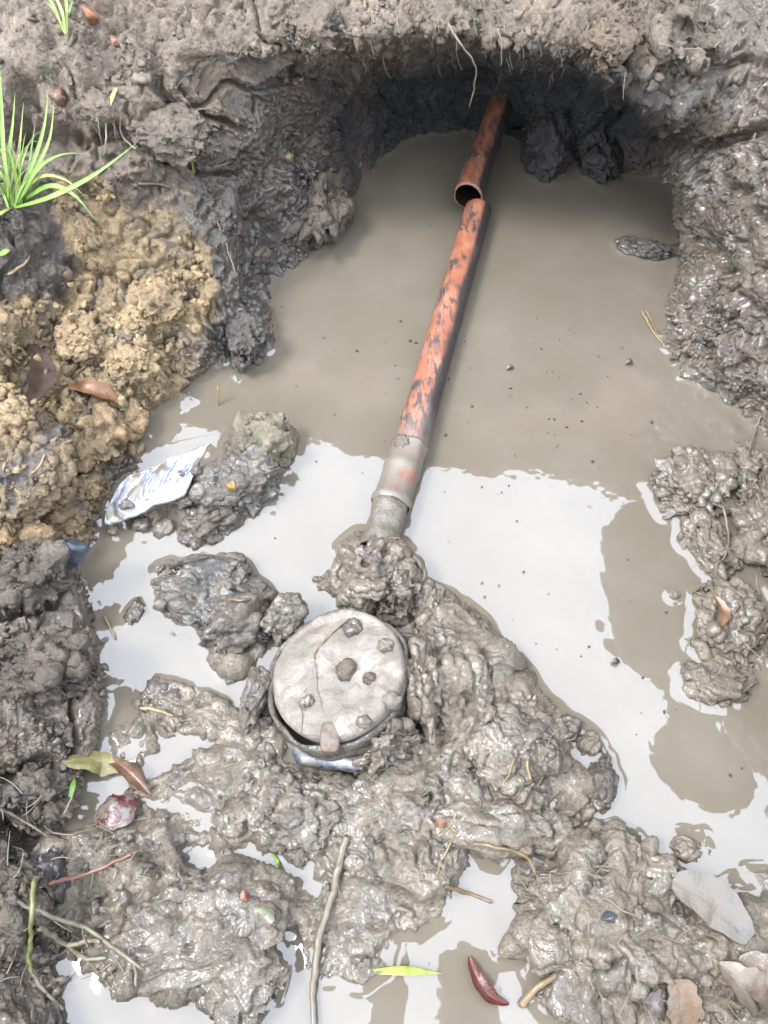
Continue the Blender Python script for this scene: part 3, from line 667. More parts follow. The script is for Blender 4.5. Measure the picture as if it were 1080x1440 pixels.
# ------------------------------------------------------------------ the round cap of the stop tap box
def disc_lathe(profile, seg=96, tilt=None, centre=(0, 0, 0), noise=0.0, seed=0, ngon=None):
    th = np.linspace(0, 2 * math.pi, seg, endpoint=False)
    V = []
    for (r, z) in profile:
        rr = np.full(seg, r)
        if ngon:
            ph = (th % (2 * math.pi / ngon)) - math.pi / ngon
            rr = r * math.cos(math.pi / ngon) / np.cos(ph)
        V.append(np.stack([rr * np.cos(th), rr * np.sin(th), np.full(seg, z)], 1))
    V = np.concatenate(V)
    if noise:
        V = V + noise * np.stack([perlin(V, 30, seed), perlin(V, 30, seed + 1), perlin(V, 30, seed + 2)], 1)
    if tilt is not None: V = V @ np.array(tilt.to_3x3().transposed())
    V = V + np.array(centre[:])
    n = len(profile); a, b = np.meshgrid(np.arange(n - 1), np.arange(seg), indexing='ij'); b2 = (b + 1) % seg
    F = np.stack([a * seg + b, a * seg + b2, (a + 1) * seg + b2, (a + 1) * seg + b], -1).reshape(-1, 4)
    return V, F
cc = at(474, 945, .062)
tilt = Matrix.Rotation(R(-15), 4, 'Y') @ Matrix.Rotation(R(-3), 4, 'X')
def lid_material():
    m, nt, b = nodes('mud_washed_lid')
    tc = nt.nodes.new('ShaderNodeTexCoord').outputs['Object']
    n1 = noise_n(nt, tc, 17, 6, 0.6); n2 = noise_n(nt, tc, 55, 7, 0.7)
    c = ramp(nt, n1, [(0.34, (0.086, 0.071, 0.055)), (0.47, (0.125, 0.105, 0.084)), (0.60, (0.178, 0.152, 0.130))])
    c = mixc(nt, ramp(nt, n2, [(0.46, (0, 0, 0)), (0.60, (1, 1, 1))]), c, (0.096, 0.084, 0.069))
    nt.links.new(c, b.inputs['Base Color'])
    nt.links.new(maprange(nt, n2, 0.3, 0.7, 0.45, 0.8), b.inputs['Roughness'])
    bp = N(nt, 'ShaderNodeBump', Strength=0.5, Distance=0.004)
    nt.links.new(math_n(nt, 'ADD', n2, noise_n(nt, tc, 260, 4)), bp.inputs['Height']); nt.links.new(bp.outputs[0], b.inputs['Normal'])
    return m
M_LID = lid_material()
M_PLASTIC = simple('dark_blue_plastic', (0.022, 0.030, 0.040), 0.25, 0.3, 40, mud=0.47, mudscale=34, mudcol=(0.082, 0.073, 0.061))
M_PLASTIC2 = simple('muddy_plastic', (0.030, 0.036, 0.042), 0.22, 0.3, 40, mud=0.60, mudscale=30, mudcol=(0.098, 0.087, 0.073))
M_MUDWET = mud_material('caked_mud', False, (0.078, 0.068, 0.055), (0.15, 0.4), slick=True, bump=.8)
cap = thing('box_cap', 'round mud smeared screw cap of a buried tap box in the slurry', 'cap', (cc.x, cc.y, 0))
R0 = 0.0805
lv, lf = disc_lathe([(0.0002, .0075)] + [(R0 * t, .0075 - .003 * t ** 2 + .0007 * math.sin(t * 19)) for t in np.linspace(.05, .93, 26)] + [(R0 * .97, .0028), (R0, -.001), (R0 * 1.0, -.012), (R0 * .97, -.020)], 160, None, (0, 0, 0))
dsp = 0.0050 * fbm(lv, 24, 5, 100) + 0.0040 * sstep(.1, .5, perlin(lv, 16, 104)) * dome(lv, 70, 105)
lv = lv + np.array([0, 0, 1.0]) * dsp[:, None]
lv = lv @ np.array(tilt.to_3x3().transposed()) + np.array(cc[:])
lid = child('lid', lv, lf, M_LID, cap); _reg('lid', lv)
child('collar', *disc_lathe([(.0815, -.030), (.0815, -.012), (.0825, -.0080), (.0862, -.0080), (.0880, -.012), (.0880, -.022), (.0850, -.025), (.0868, -.028), (.0872, -.040), (.0850, -.043), (.0878, -.046), (.0885, -.095)], 160, tilt, cc + Vector((-.0045, -.002, 0)), 0.006, 110), M_MUDWET, cap)
child('flange', *disc_lathe([(.084, -.044), (.096, -.044), (.0985, -.047), (.0985, -.060), (.096, -.064), (.084, -.064)], 120, tilt @ Matrix.Rotation(R(12), 4, 'Z'), cc + Vector((-.006, -.006, 0)), 0.0015, 120, ngon=8), M_PLASTIC, cap, False)
child('barrel', *disc_lathe([(.086, -.05), (.088, -.075), (.088, -.12)], 80, tilt, cc), M_PLASTIC, cap)
tab0 = hit(462, 1035)
tv, tf = ico(3)
child('rusty_tab', np.sign(tv) * np.abs(tv) ** .5 * np.array([.011, .017, .006]) + np.array(tab0[:]), tf, simple('rusty_smear', (0.075, 0.048, 0.030), 0.6, 0.4, 80, mud=.45, mudscale=70), cap)
for (x, y, r) in ((496, 880, 15), (486, 938, 14), (517, 951, 9), (414, 878, 16), (512, 1012, 11), (555, 985, 15), (430, 985, 12), (545, 905, 12)):
    clod('mud_clod', {496: 'brown crumb on the lid nearest the pipe joint', 486: 'brown crumb at the middle of the round lid', 517: 'small crumb right of the middle of the lid', 414: 'grey mud smear on the upper left of the lid', 512: 'mud crumb near the lower edge of the lid', 555: 'mud crumb on the right rim of the lid', 430: 'mud crumb on the lower left of the lid', 545: 'mud crumb on the upper right rim of the lid'}[x], 'mud clod', x, y, r, r * .85, x, r * .0006, x, (.062, .05, .038) if x in (496, 486, 517) else (.1, .09, .075), 3, sink=.15)

# ------------------------------------------------------------------ the white packet with blue print
def packet_material():
    m, nt, b = nodes('printed_packet')
    uv = nt.nodes.new('ShaderNodeUVMap').outputs[0]
    sep = nt.nodes.new('ShaderNodeSeparateXYZ'); nt.links.new(uv, sep.inputs[0]); u, v = sep.outputs[0], sep.outputs[1]
    mp = N(nt, 'ShaderNodeMapping'); nt.links.new(uv, mp.inputs['Vector']); mp.inputs['Scale'].default_value = (60, 14, 1)
    # lines of print run across the packet, broken into words
    saw = math_n(nt, 'FRACT', math_n(nt, 'MULTIPLY', u, 20.0), 0.0)
    line = math_n(nt, 'LESS_THAN', saw, 0.6)
    word = math_n(nt, 'GREATER_THAN', noise_n(nt, mp.outputs[0], 1.0, 2, .6), 0.42)
    def band(x, a, c): return math_n(nt, 'MULTIPLY', math_n(nt, 'GREATER_THAN', x, a), math_n(nt, 'LESS_THAN', x, c))
    blk = math_n(nt, 'ADD', math_n(nt, 'MULTIPLY', band(u, .28, .68), band(v, .22, .86)), math_n(nt, 'MULTIPLY', band(u, .80, .95), band(v, .35, .8)))
    blk = math_n(nt, 'ADD', blk, math_n(nt, 'MULTIPLY', band(u, .08, .18), band(v, .25, .8)))
    k = math_n(nt, 'MULTIPLY', math_n(nt, 'MULTIPLY', line, word), blk)
    pos = nt.nodes.new('ShaderNodeNewGeometry').outputs['Position']
    c = mixc(nt, k, (0.20, 0.205, 0.215), (0.035, 0.060, 0.20))
    c = mixc(nt, ramp(nt, noise_n(nt, pos, 46, 6, .65), [(.49, (0, 0, 0)), (.58, (1, 1, 1))]), c, (.095, .080, .062))
    nt.links.new(c, b.inputs['Base Color']); b.inputs['Roughness'].default_value = 0.3
    return m
def packet():
    c00, c10, c11, c01 = at(140, 746, .022), at(258, 694, .052), at(296, 622, .066), at(172, 672, .048)
    n, k = 40, 24; V = []; UV = []
    for i in range(n):
        for j in range(k):
            u, v = i / (n - 1), j / (k - 1)
            inset = 0.5 * (1 - math.sqrt(max(0, 1 - (1 - min(1, u / .22)) ** 2))) * .5
            vv = inset + v * (1 - 2 * inset)
            p = (c00.lerp(c10, u)).lerp(c01.lerp(c11, u), vv)
            p.z += 0.010 * math.sin(math.pi * v) * math.sin(math.pi * min(1, u + .1))
            V.append(p[:]); UV.append((u, v))
    V = np.array(V); V[:, 2] += 0.006 * perlin(V, 26, 130) + 0.005 * billow(V, 40, 131)
    F = grid_faces(n, k)
    nb = len(V); V = np.concatenate([V, V - np.array([0, 0, .002])]); F = np.concatenate([F, F[:, ::-1] + nb])
    ring = [i * k for i in range(n)] + [(n - 1) * k + j for j in range(1, k)] + [i * k + k - 1 for i in range(n - 2, -1, -1)] + [j for j in range(k - 2, 0, -1)]
    F = np.concatenate([F, np.array([[a, b_ + nb * 0, b_ + nb, a + nb] for a, b_ in zip(ring, ring[1:] + ring[:1])])])
    o = single('packet', V, F, packet_material(), 'crumpled white packet with lines of blue print, half buried at the pool edge', 'packet')
    uvl = o.data.uv_layers.new(name='UVMap'); UVa = np.array(UV + UV, np.float32)
    li = np.empty(len(o.data.loops), np.int32); o.data.loops.foreach_get('vertex_index', li)
    uvl.data.foreach_set('uv', UVa[li].ravel()); _reg('packet', V)
packet()
for q, (x, y, r) in enumerate(((178, 714, 10), (196, 738, 13), (258, 704, 14), (272, 660, 8), (252, 668, 6), (282, 692, 16), (160, 748, 12), (232, 745, 14))):
    clod('mud_clod', ('mud crumb on the printed lower left end of the packet', 'mud crumb at the lower edge of the packet', 'mud lump over the lower right corner of the packet', 'small crumb by the upper print of the packet', 'tiny crumb on the middle of the packet', 'mud lump where the packet runs into the heap', 'mud lump at the packet tip touching the water', 'mud lump in the water below the packet')[q], 'mud clod', x, y, r, r * .8, q * 40, r * .0007, 200 + q, (.09, .078, .064), 3, sink=.2)
clod('mud_clod', 'mud heaped over the right flank of the cap collar', 'mud clod', 592, 965, 28, 58, -8, .040, 230, GR, 5, zc=.034, rough=.45)
clod('mud_clod', 'mud packed under the lower right rim of the cap', 'mud clod', 548, 1056, 50, 28, -30, .036, 231, GR, 5, zc=.030, rough=.45)
clod('mud_clod', 'mud wedged behind the cap at its upper left', 'mud clod', 398, 870, 24, 30, 30, .026, 232, (.09, .08, .066), 5, zc=.030)
clod('mud_clod', 'mud smeared on the left of the cap collar', 'mud clod', 358, 985, 18, 40, 5, .020, 233, (.085, .075, .062), 5, zc=.016)
# ------------------------------------------------------------------ grass
def leafy(name, cols, rough=0.5, mud=0.0):
    return simple(name, cols, rough, 0.25, 50, mud=mud, bump=0.1, sub=0.0)
M_GRASS = leafy('fresh_grass', (0.090, 0.155, 0.018)); M_GRASS2 = leafy('pale_grass', (0.150, 0.185, 0.042)); M_GRASS3 = leafy('deep_grass', (0.050, 0.100, 0.012))
def ribbon(path, width, fold=0.25, side=None, n=14):
    P = polyline(path, n); T = np.gradient(P, axis=0); T /= np.linalg.norm(T, axis=1)[:, None]
    cv = np.array([0, 0, H]) - P; cv /= np.linalg.norm(cv, axis=1)[:, None]
    up = np.array(side if side is not None else (0.1, -0.5, 0.85)); up = up / np.linalg.norm(up)
    A = np.cross(T, np.tile(up, (n, 1))); A /= np.linalg.norm(A, axis=1)[:, None] + 1e-9; Bn = np.cross(A, T)
    t = np.linspace(0, 1, n); w = width * np.minimum(1, 0.55 + t * 1.2) * np.clip((1 - t) * 2.2, 0.03, 1)
    L = P + A * w[:, None] * .5 + Bn * (w * fold)[:, None]; Rr = P - A * w[:, None] * .5 + Bn * (w * fold)[:, None]
    V = np.stack([L, P, Rr], 1); V2 = V - Bn[:, None] * 0.0005
    V = np.concatenate([V.reshape(-1, 3), V2.reshape(-1, 3)]); F = grid_faces(n, 3); F = np.concatenate([F, F[:, ::-1] + n * 3])
    return V, F
def tuft(label, base, blades, group=None):
    b0 = hit(*base); o = thing('grass_tuft', label, 'grass', b0, group)
    for (pts, dz, w, m) in blades:
        w *= .8; path = []
        for (x, y), z in zip(pts, dz):
            path.append(at(x, y, b0.z + z))
        child('blade', *ribbon(path, w), m, o)
    return o
G, G2, G3 = M_GRASS, M_GRASS2, M_GRASS3
_gr = random.Random(4)
GX = leafy('dead_grass', (0.16, 0.12, 0.05))
def extra(n, bx, by, spread, up):
    out = []
    for _ in range(n):
        x0, y0 = bx + _gr.uniform(-14, 14), by + _gr.uniform(-5, 6); dx, dy = _gr.uniform(-spread, spread), -_gr.uniform(.3, 1) * up
        bend = _gr.uniform(-.3, .5) * abs(dx); hgt = _gr.uniform(.03, .08)
        out.append(([(x0, y0), (x0 + dx * .3, y0 + dy * .5), (x0 + dx * .7, y0 + dy * .85), (x0 + dx * 1.05, y0 + dy + bend)], (0, hgt * .5, hgt * .85, hgt), _gr.uniform(.0025, .0055), _gr.choice((G, G2, G3, G, GX))))
    return out
TUFT1 = extra(20, 20, 290, 60, 110)
tuft('bright green grass tuft growing on the left edge of the hole', (20, 290), [
 ([(18, 290), (6, 220), (3, 160), (0, 95)], (0, .05, .085, .12), .007, G), ([(16, 288), (12, 230), (18, 175), (21, 130)], (0, .04, .075, .10), .006, G),
 ([(22, 288), (26, 225), (30, 180), (33, 143)], (0, .04, .06, .085), .005, G2), ([(24, 290), (45, 235), (62, 180), (68, 122)], (0, .04, .075, .11), .0065, G),
 ([(26, 290), (50, 240), (70, 195), (76, 142)], (0, .04, .07, .10), .006, G), ([(24, 290), (52, 240), (85, 218), (122, 216)], (0, .05, .06, .05), .006, G),
 ([(22, 292), (70, 278), (130, 248), (191, 202)], (0, .03, .05, .075), .0085, G), ([(30, 285), (70, 262), (105, 275), (134, 310)], (0, .035, .035, .005), .0085, G),
 ([(22, 288), (55, 250), (90, 252), (118, 275)], (0, .03, .035, .02), .006, G2), ([(14, 290), (-10, 240), (-25, 200), (-30, 160)], (0, .03, .06, .08), .006, G),
 ([(26, 290), (34, 262), (40, 240), (46, 222)], (0, .02, .03, .045), .007, G2), ([(20, 290), (12, 255), (2, 235), (-8, 228)], (0, .02, .04, .045), .007, G2),
 ([(18, 292), (5, 298), (-5, 305), (-15, 318)], (0, .012, .01, 0), .006, G2), ([(28, 288), (46, 268), (58, 250), (64, 232)], (0, .015, .03, .04), .005, G3),
 ([(20, 288), (24, 255), (22, 225), (14, 200)], (0, .02, .045, .06), .006, G3), ([(24, 288), (38, 250), (44, 210), (50, 170)], (0, .03, .05, .07), .0045, G3)] + TUFT1)
tuft('small grass tuft at the top left corner of the bank', (84, 36), [
 ([(92, 48), (88, 20), (80, 0), (68, -20)], (0, .02, .03, .04), .005, G2), ([(88, 44), (78, 15), (66, -5), (50, -15)], (0, .02, .03, .04), .005, G),
 ([(94, 46), (94, 15), (92, -5), (90, -25)], (0, .02, .03, .04), .005, G), ([(90, 46), (82, 25), (70, 8), (56, -2)], (0, .015, .02, .03), .004, G2), ([(90, 40), (98, 15), (104, -10)], (0, .02, .03), .004, G3)])
def blade(label, pts, w, m, lift=.003, name='grass_shoot', fold=.2):
    path = [hit(x, y) + Vector((0, 0, lift)) for x, y in pts]
    V, F = ribbon(path, w, fold, n=max(10, 5 * len(pts))); return single(name, V, F, m, label, 'grass shoot')
blade('pale green blade hanging down the grey left bank', [(262, 203), (270, 235), (278, 272)], .005, G2)
blade('short pale green stub on the upper left soil', [(162, 124), (162, 140), (160, 156)], .006, G2)
blade('tiny green leaf blade at the left edge below the tuft', [(4, 362), (14, 358), (20, 356)], .008, G)
blade('green grass tip beside the olive leaf in the lower left', [(98, 1118), (106, 1104), (110, 1092)], .006, G3)
blade('green shoot in the gully above the vertical stem', [(383, 1205), (392, 1215), (400, 1226)], .005, G)
def floating_blade():
    V, F = ribbon([at(524, 1366, .003), at(560, 1364, .006), at(595, 1366, .005), at(622, 1369, .003)], .0095, .15, n=20)
    single('grass_shoot', V, F, simple('lime_blade', (0.14, 0.175, 0.028), .4, .4, 60, bump=.05), 'lime yellow blade floating in the small lower puddle', 'grass shoot')
floating_blade()

# ------------------------------------------------------------------ leaves
def leaf(label, pts, width, mat, arch=0.004, roll=0.0, curl=0.3, n=26, k=9, wav=.15, name='leaf', onwater=False, pointy=1.0, seed=0):
    path = [(at(x, y, .003) if onwater else hit(x, y) + Vector((0, 0, .004))) for x, y in pts]
    P = polyline(path, n); T = np.gradient(P, axis=0); T /= np.linalg.norm(T, axis=1)[:, None]
    up = np.array([math.sin(roll), 0, math.cos(roll)]); A = np.cross(T, up); A /= np.linalg.norm(A, axis=1)[:, None]; Bn = np.cross(A, T)
    t = np.linspace(0, 1, n); w = width * np.clip(np.sin(np.pi * (0.03 + 0.94 * t)) ** (0.75 * pointy), .05, 1) * (1 + wav * np.sin(t * 17 + seed) * np.sin(t * 7 + seed))
    s = np.linspace(-1, 1, k)
    V = P[:, None] + A[:, None] * (w[:, None] * .5 * s[None])[..., None] + Bn[:, None] * (curl * w[:, None] * (s[None] ** 2) * .5 + arch * np.sin(np.pi * t)[:, None] - .0012 * np.exp(-(s[None] / .12) ** 2))[..., None]
    V = V.reshape(-1, 3); V[:, 2] += .0025 * perlin(V, 45, 140 + seed)
    V2 = V - np.repeat(Bn, k, 0) * 0.0008
    F = grid_faces(n, k); nb = len(V)
    F = np.concatenate([F, F[:, ::-1] + nb])
    return single(name, np.concatenate([V, V2]), F, mat, label, 'leaf')
LM = lambda n, c, r=.35, mud=.0, **kw: simple(n, c, r, .35, 60, mud=mud, mudscale=60, bump=.3, **kw)
leaf('curled orange leaf lying on the yellow clay', [(98, 546), (135, 556), (172, 574)], .026, LM('orange_leaf', (.115, .050, .020)), curl=.7, arch=.006)
leaf('dark brown dead leaf standing in the clay at the far left', [(50, 488), (57, 525), (46, 572)], .034, LM('dark_leaf', (.035, .022, .018)), curl=.5, roll=.5)
leaf('olive leaf floating at the edge of the lower left hollow', [(94, 1076), (140, 1078), (186, 1082)], .026, LM('olive_leaf', (.105, .092, .035), .25), curl=-.15, arch=.012)
leaf('long brown leaf stalk bent down beside the olive leaf', [(150, 1066), (185, 1088), (212, 1122)], .016, LM('brown_leaf', (.06, .032, .018), .25), curl=.5, arch=.010, name='leaf')
leaf('deep red leaf in the lower left hollow', [(136, 1150), (165, 1138), (196, 1118)], .040, LM('red_leaf', (.050, .014, .012), .25, .45), curl=-.3, arch=.010, roll=-.2)
leaf('large mud grey leaf on the lower right mound', [(948, 1238), (995, 1268), (1050, 1318)], .046, LM('grey_leaf', (.100, .093, .083), .3, .55, mudcol=(.092, .077, .060)), curl=.08, arch=.012, wav=.06, pointy=.6)
leaf('torn tan leaf on top of the right hand lump', [(1004, 838), (1012, 860), (1016, 880)], .016, LM('tan_leaf', (.11, .064, .036)), curl=.4)
leaf('rust brown leaf scrap at the bottom right edge', [(955, 1380), (960, 1408), (962, 1445)], .034, LM('rust_leaf', (.095, .060, .034), .4, .42), curl=.1, pointy=.4)
leaf('pale folded leaf point in the lower right corner', [(1010, 1352), (1030, 1385), (1068, 1412)], .040, LM('pale_leaf', (.105, .082, .060), .35, .35), curl=.45, roll=.3, arch=.010)
leaf('brown wet leaf at the right frame edge near the bottom', [(1035, 1345), (1065, 1372), (1100, 1400)], .050, LM('wet_leaf', (.080, .054, .036), .25, .38), curl=.2, arch=.008)
leaf('curved reddish brown pod in the small lower puddle', [(660, 1345), (672, 1378), (692, 1402), (716, 1412)], .014, LM('pod_leaf', (.060, .016, .010), .2, .15), curl=.6, arch=.003, onwater=True)
leaf('tiny orange leaf scrap on the smeared mud slab', [(340, 1262), (352, 1256)], .012, LM('scrap_leaf', (.12, .05, .026)))
leaf('green leaf scrap stuck flat on the mud slab', [(372, 1300), (386, 1280)], .018, LM('green_scrap', (.075, .09, .035), .3, .45), curl=.05)
leaf('orange chip of leaf under crossed straws', [(612, 1158), (630, 1155)], .011, LM('chip_leaf', (.10, .048, .026)))
leaf('purplish leaf scrap at the bottom right waterline', [(905, 1412), (932, 1418)], .026, LM('purple_leaf', (.045, .032, .028), .3, .45), curl=.3)

# ------------------------------------------------------------------ straws, stems and roots
M_STRAW = simple('dry_straw', (.15, .108, .052), .45, .3, 80); M_ROOT = simple('pale_root', (.115, .097, .066), .5, .3, 80, mud=.3, mudscale=90)
M_STEM = simple('muddy_stem', (.105, .086, .056), .4, .3, 60, mud=.45, mudscale=60); M_PINK = simple('pink_stem', (.155, .085, .06), .4, .2, 60)
M_TWIG = simple('dark_twig', (.03, .026, .022), .4, .3, 60); M_OCH = simple('ochre_twig', (.10, .068, .034), .4, .3, 60, mud=.25, mudscale=90)
def strand(name, label, cat, pts, r, mat, lift=1.0, r1=None, group=None, zs=None, seed=0, n=None):
    path = []
    for q, p in enumerate(pts):
        if zs is not None: path.append(at(p[0], p[1], zs[q]))
        else: path.append(hit(p[0], p[1]) + Vector((0, 0, r * lift)))
    if name != 'stem' and cat != 'twig': r *= .78; r1 = r1 * .78 if r1 else None
    n = n or max(10, 9 * len(pts)); P = polyline(path, n)
    P = P + 0.0016 * np.stack([perlin(P, 90, 150 + seed), perlin(P, 90, 151 + seed), perlin(P, 90, 152 + seed)], 1)
    rad = np.linspace(r, r1 if r1 is not None else r * .75, n) * (1 + .25 * perlin(P, 110, 160 + seed)); rad[0] *= .6; rad[-1] *= .4
    V, F = sweep(P, rad, 8); return single(name, V, F, mat, label, cat, group)
strand('straw', 'yellow straw leaning on the right bank by the water', 'straw', [(902, 440), (915, 464), (931, 490)], .0026, M_STRAW)
strand('straw', 'second yellow straw beside the leaning one on the right bank', 'straw', [(908, 438), (918, 460), (929, 482)], .0016, M_STRAW)
strand('straw', 'short straw upright in the water by the packet heap', 'straw', [(307, 543), (306, 574)], .0026, M_STRAW, zs=(.03, -.004))
strand('straw', 'short straw floating in the left pool', 'straw', [(147, 866), (163, 898)], .0026, M_STRAW, zs=(.004, .003))
strand('straw', 'flat straw on the low mud point in the left pool', 'straw', [(197, 993), (220, 996), (247, 1006)], .0032, M_STRAW)
strand('straw', 'bent brown straw lying on the round lid', 'straw', [(484, 870), (462, 889), (443, 915), (441, 925)], .0018, M_OCH)
strand('straw', 'thin dark fibre down the middle of the lid', 'straw', [(442, 928), (446, 960), (448, 992)], .0008, M_STEM)
strand('stem', 'long muddy stem running down to the bottom edge', 'stem', [(484, 1176), (474, 1215), (464, 1260), (453, 1310), (444, 1360), (440, 1400), (443, 1445)], .0042, M_STEM, r1=.0036, lift=1.3)
strand('straw', 'pink straw lying on mud at the lower left', 'straw', [(74, 1247), (130, 1226), (188, 1203)], .0024, M_PINK, lift=3)
strand('root', 'pale root slanting down right in the lower left corner', 'root', [(22, 1262), (75, 1288), (130, 1312), (185, 1348), (206, 1362)], .0030, M_ROOT, lift=2.5)
strand('root', 'thick pale root under the slanting one', 'root', [(58, 1300), (95, 1330), (120, 1350), (150, 1345)], .0036, M_ROOT, lift=2)
strand('root', 'greenish stem hanging at the far lower left', 'stem', [(56, 1240), (54, 1290), (50, 1340), (52, 1370)], .0034, simple('green_stem', (.10, .105, .035), .4, .3, 60, mud=.35, mudscale=80), lift=3)
strand('root', 'pale root running to the puddle at the bottom left', 'root', [(50, 1365), (70, 1392), (96, 1416)], .0030, M_ROOT, lift=2)
strand('root', 'flat buff root tip above the bottom left puddle', 'root', [(95, 1332), (120, 1328), (144, 1322)], .0034, M_ROOT, lift=2.5)
strand('root', 'branching white root at the left edge below the brown clod', 'root', [(0, 1140), (35, 1154), (74, 1174)], .0018, M_ROOT, lift=3)
strand('root', 'fine white root crossing under the red leaf', 'root', [(64, 1138), (70, 1166), (100, 1170), (142, 1158)], .0012, M_ROOT, lift=3)
strand('root', 'fine root hanging below the red leaf', 'root', [(146, 1166), (140, 1185), (132, 1200)], .0011, M_ROOT, lift=3)
strand('root', 'thin rootlets at the bottom of the slab by the puddle', 'root', [(188, 1345), (194, 1365), (190, 1390)], .0024, M_ROOT, lift=2)
strand('root', 'pale root from the olive leaf to the left bank', 'root', [(110, 1112), (100, 1130), (92, 1148)], .0016, M_ROOT, lift=3)
strand('straw', 'straw half sunk in the small lower puddle', 'straw', [(628, 1250), (660, 1256), (692, 1270)], .0028, M_OCH)
strand('straw', 'curved straw on the mud shelf above the lower puddle', 'straw', [(668, 1184), (705, 1192), (735, 1208), (752, 1226)], .0026, M_OCH)
strand('straw', 'straw leaning left of the mud shelf', 'straw', [(610, 1230), (622, 1200), (640, 1172)], .0018, M_STRAW)
strand('straw', 'gold splinter on the dark cleft mound', 'straw', [(736, 1068), (741, 1084), (746, 1100)], .0028, M_STRAW)
strand('straw', 'thin gold straw next to the splinter', 'straw', [(724, 1065), (714, 1082), (708, 1098)], .0012, M_STRAW)
strand('straw', 'upper of two crossed straws below the cap', 'straw', [(618, 1152), (632, 1158), (645, 1168)], .0014, M_STRAW)
strand('straw', 'lower of two crossed straws below the cap', 'straw', [(642, 1142), (630, 1162), (620, 1178)], .0014, M_STRAW)
strand('twig', 'bent ochre twig at the foot of the lower right mound', 'twig', [(734, 1416), (748, 1396), (768, 1380), (792, 1370)], .0046, M_OCH, zs=(.004, .008, .012, .016))
strand('root', 'thin root dangling from the lip into the cave', 'root', [(630, 34), (648, 62), (668, 92), (667, 122), (660, 152)], .0022, M_ROOT, r1=.001, zs=(.375, .355, .32, .28, .24), n=30)
strand('root', 'short rootlet hanging from the lip right of centre', 'root', [(700, 40), (706, 66), (704, 92)], .0014, M_ROOT, zs=(.37, .35, .32))
strand('root', 'fine pale fibre on the grey left bank', 'root', [(424, 224), (432, 244), (442, 264)], .0012, M_ROOT)
strand('root', 'long fine root down the left bank', 'root', [(310, 310), (322, 345), (330, 380), (340, 402)], .0014, M_OCH)
strand('twig', 'black twig on the soil right of the grass', 'twig', [(199, 259), (222, 263), (242, 268)], .0032, M_TWIG)
strand('root', 'bare root in the dark gap under the upper left ledge', 'root', [(150, 182), (156, 205), (152, 228)], .0018, M_ROOT, lift=6)
strand('root', 'forked root in the gap right of the bare root', 'root', [(170, 178), (178, 205), (192, 225)], .0022, M_ROOT, lift=6)
strand('twig', 'brown twig on dark soil below the grass', 'twig', [(14, 392), (30, 378), (46, 362)], .0026, M_OCH)
strand('root', 'root trailing into the water at the right edge', 'root', [(1066, 585), (1060, 606), (1052, 630)], .0022, M_ROOT)
strand('root', 'pale root across the right hand mud island', 'root', [(1018, 712), (1024, 745), (1026, 775)], .0020, M_STEM)
for q, (dx, dy) in enumerate(((-20, 8), (14, 4), (18, -6), (-8, 18), (6, 20))):
    strand('root', 'fine grass root fanning from the right hand island', 'root', [(1025, 770), (1025 + dx, 770 + dy)], .0009, M_ROOT, lift=6, group='grass roots on the right hand island', seed=q)
strand('straw', 'straw across the lower right mound', 'straw', [(805, 1232), (840, 1218), (872, 1216)], .0012, M_ROOT)
strand('root', 'fine root over the middle of the lower right mound', 'root', [(852, 1258), (872, 1276), (896, 1292)], .0012, M_ROOT)
strand('straw', 'pale straw on the clay boulder', 'straw', [(50, 665), (60, 652), (68, 640)], .0020, M_STRAW)
strand('straw', 'grass stalk across the left pool shore by the cap', 'straw', [(318, 1080), (338, 1070), (354, 1060)], .0012, M_STRAW)
strand('straw', 'flat brown stalk on the left island', 'straw', [(320, 845), (345, 842), (370, 842)], .0022, M_OCH)
strand('straw', 'blackish stalk above the left island', 'straw', [(236, 800), (262, 788), (292, 780)], .0024, M_TWIG)

leaf('tiny brown scrap floating right of the pipe', [(712, 519), (722, 516)], .008, LM('scrap_a', (.06, .04, .028)), onwater=True)
leaf('tiny reddish scrap floating near the right bank', [(880, 511), (890, 509)], .009, LM('scrap_b', (.075, .035, .025)), onwater=True)
leaf('dark scrap floating at the corner of the sky reflection', [(860, 932), (872, 929)], .008, LM('scrap_c', (.04, .03, .022)), onwater=True)
# ------------------------------------------------------------------ stones
def stone(label, px, py, rx, ry, h, seed, col, rough=.35, flat=0.0, var=.45, lift=-.15):
    V, F = ico(3); V = lump_shape(V, seed, .4)
    if flat:                                            # broken faces
        rs = np.random.RandomState(seed)
        for _ in range(7):
            nn = rs.normal(size=3); nn /= np.linalg.norm(nn); dd = V @ nn; V = V - np.outer(np.clip(dd - flat, 0, None), nn)
    c = hit(px, py); dep = c.y * CP + (H - c.z) * SP
    V = V * np.array([rx * dep / FPX, ry * dep / FPX, h]) + np.array(c[:]) + np.array([0, 0, h * lift])
    return single('stone', V, F, simple('stone_' + str(seed), col, rough, var, 70), label, 'stone', smooth=not flat)
stone('glossy blue black broken stone at the left waterline', 106, 770, 24, 19, .022, 301, (.030, .036, .045), .15, .62)
stone('orange brick chip at the top left corner', 128, 14, 14, 12, .012, 302, (.13, .055, .024), .6, .6)
stone('red brick chip in the upper left soil', 158, 58, 9, 11, .010, 303, (.105, .045, .03), .5, .6)
stone('brown pebble in the upper left soil', 84, 131, 12, 10, .010, 304, (.075, .042, .028), .4)
stone('buff pebble under the upper left ledge', 196, 108, 12, 10, .010, 305, (.085, .065, .045), .6)
stone('ochre pebble at the foot of the round clay lump', 168, 612, 14, 12, .012, 306, (.12, .075, .035), .6)
stone('orange pebble at the left edge under the boulder', 8, 756, 14, 9, .010, 307, (.13, .07, .03), .6)
stone('dark blue stone flake in the lower right mound', 858, 1286, 14, 12, .010, 308, (.030, .034, .038), .2, .6)
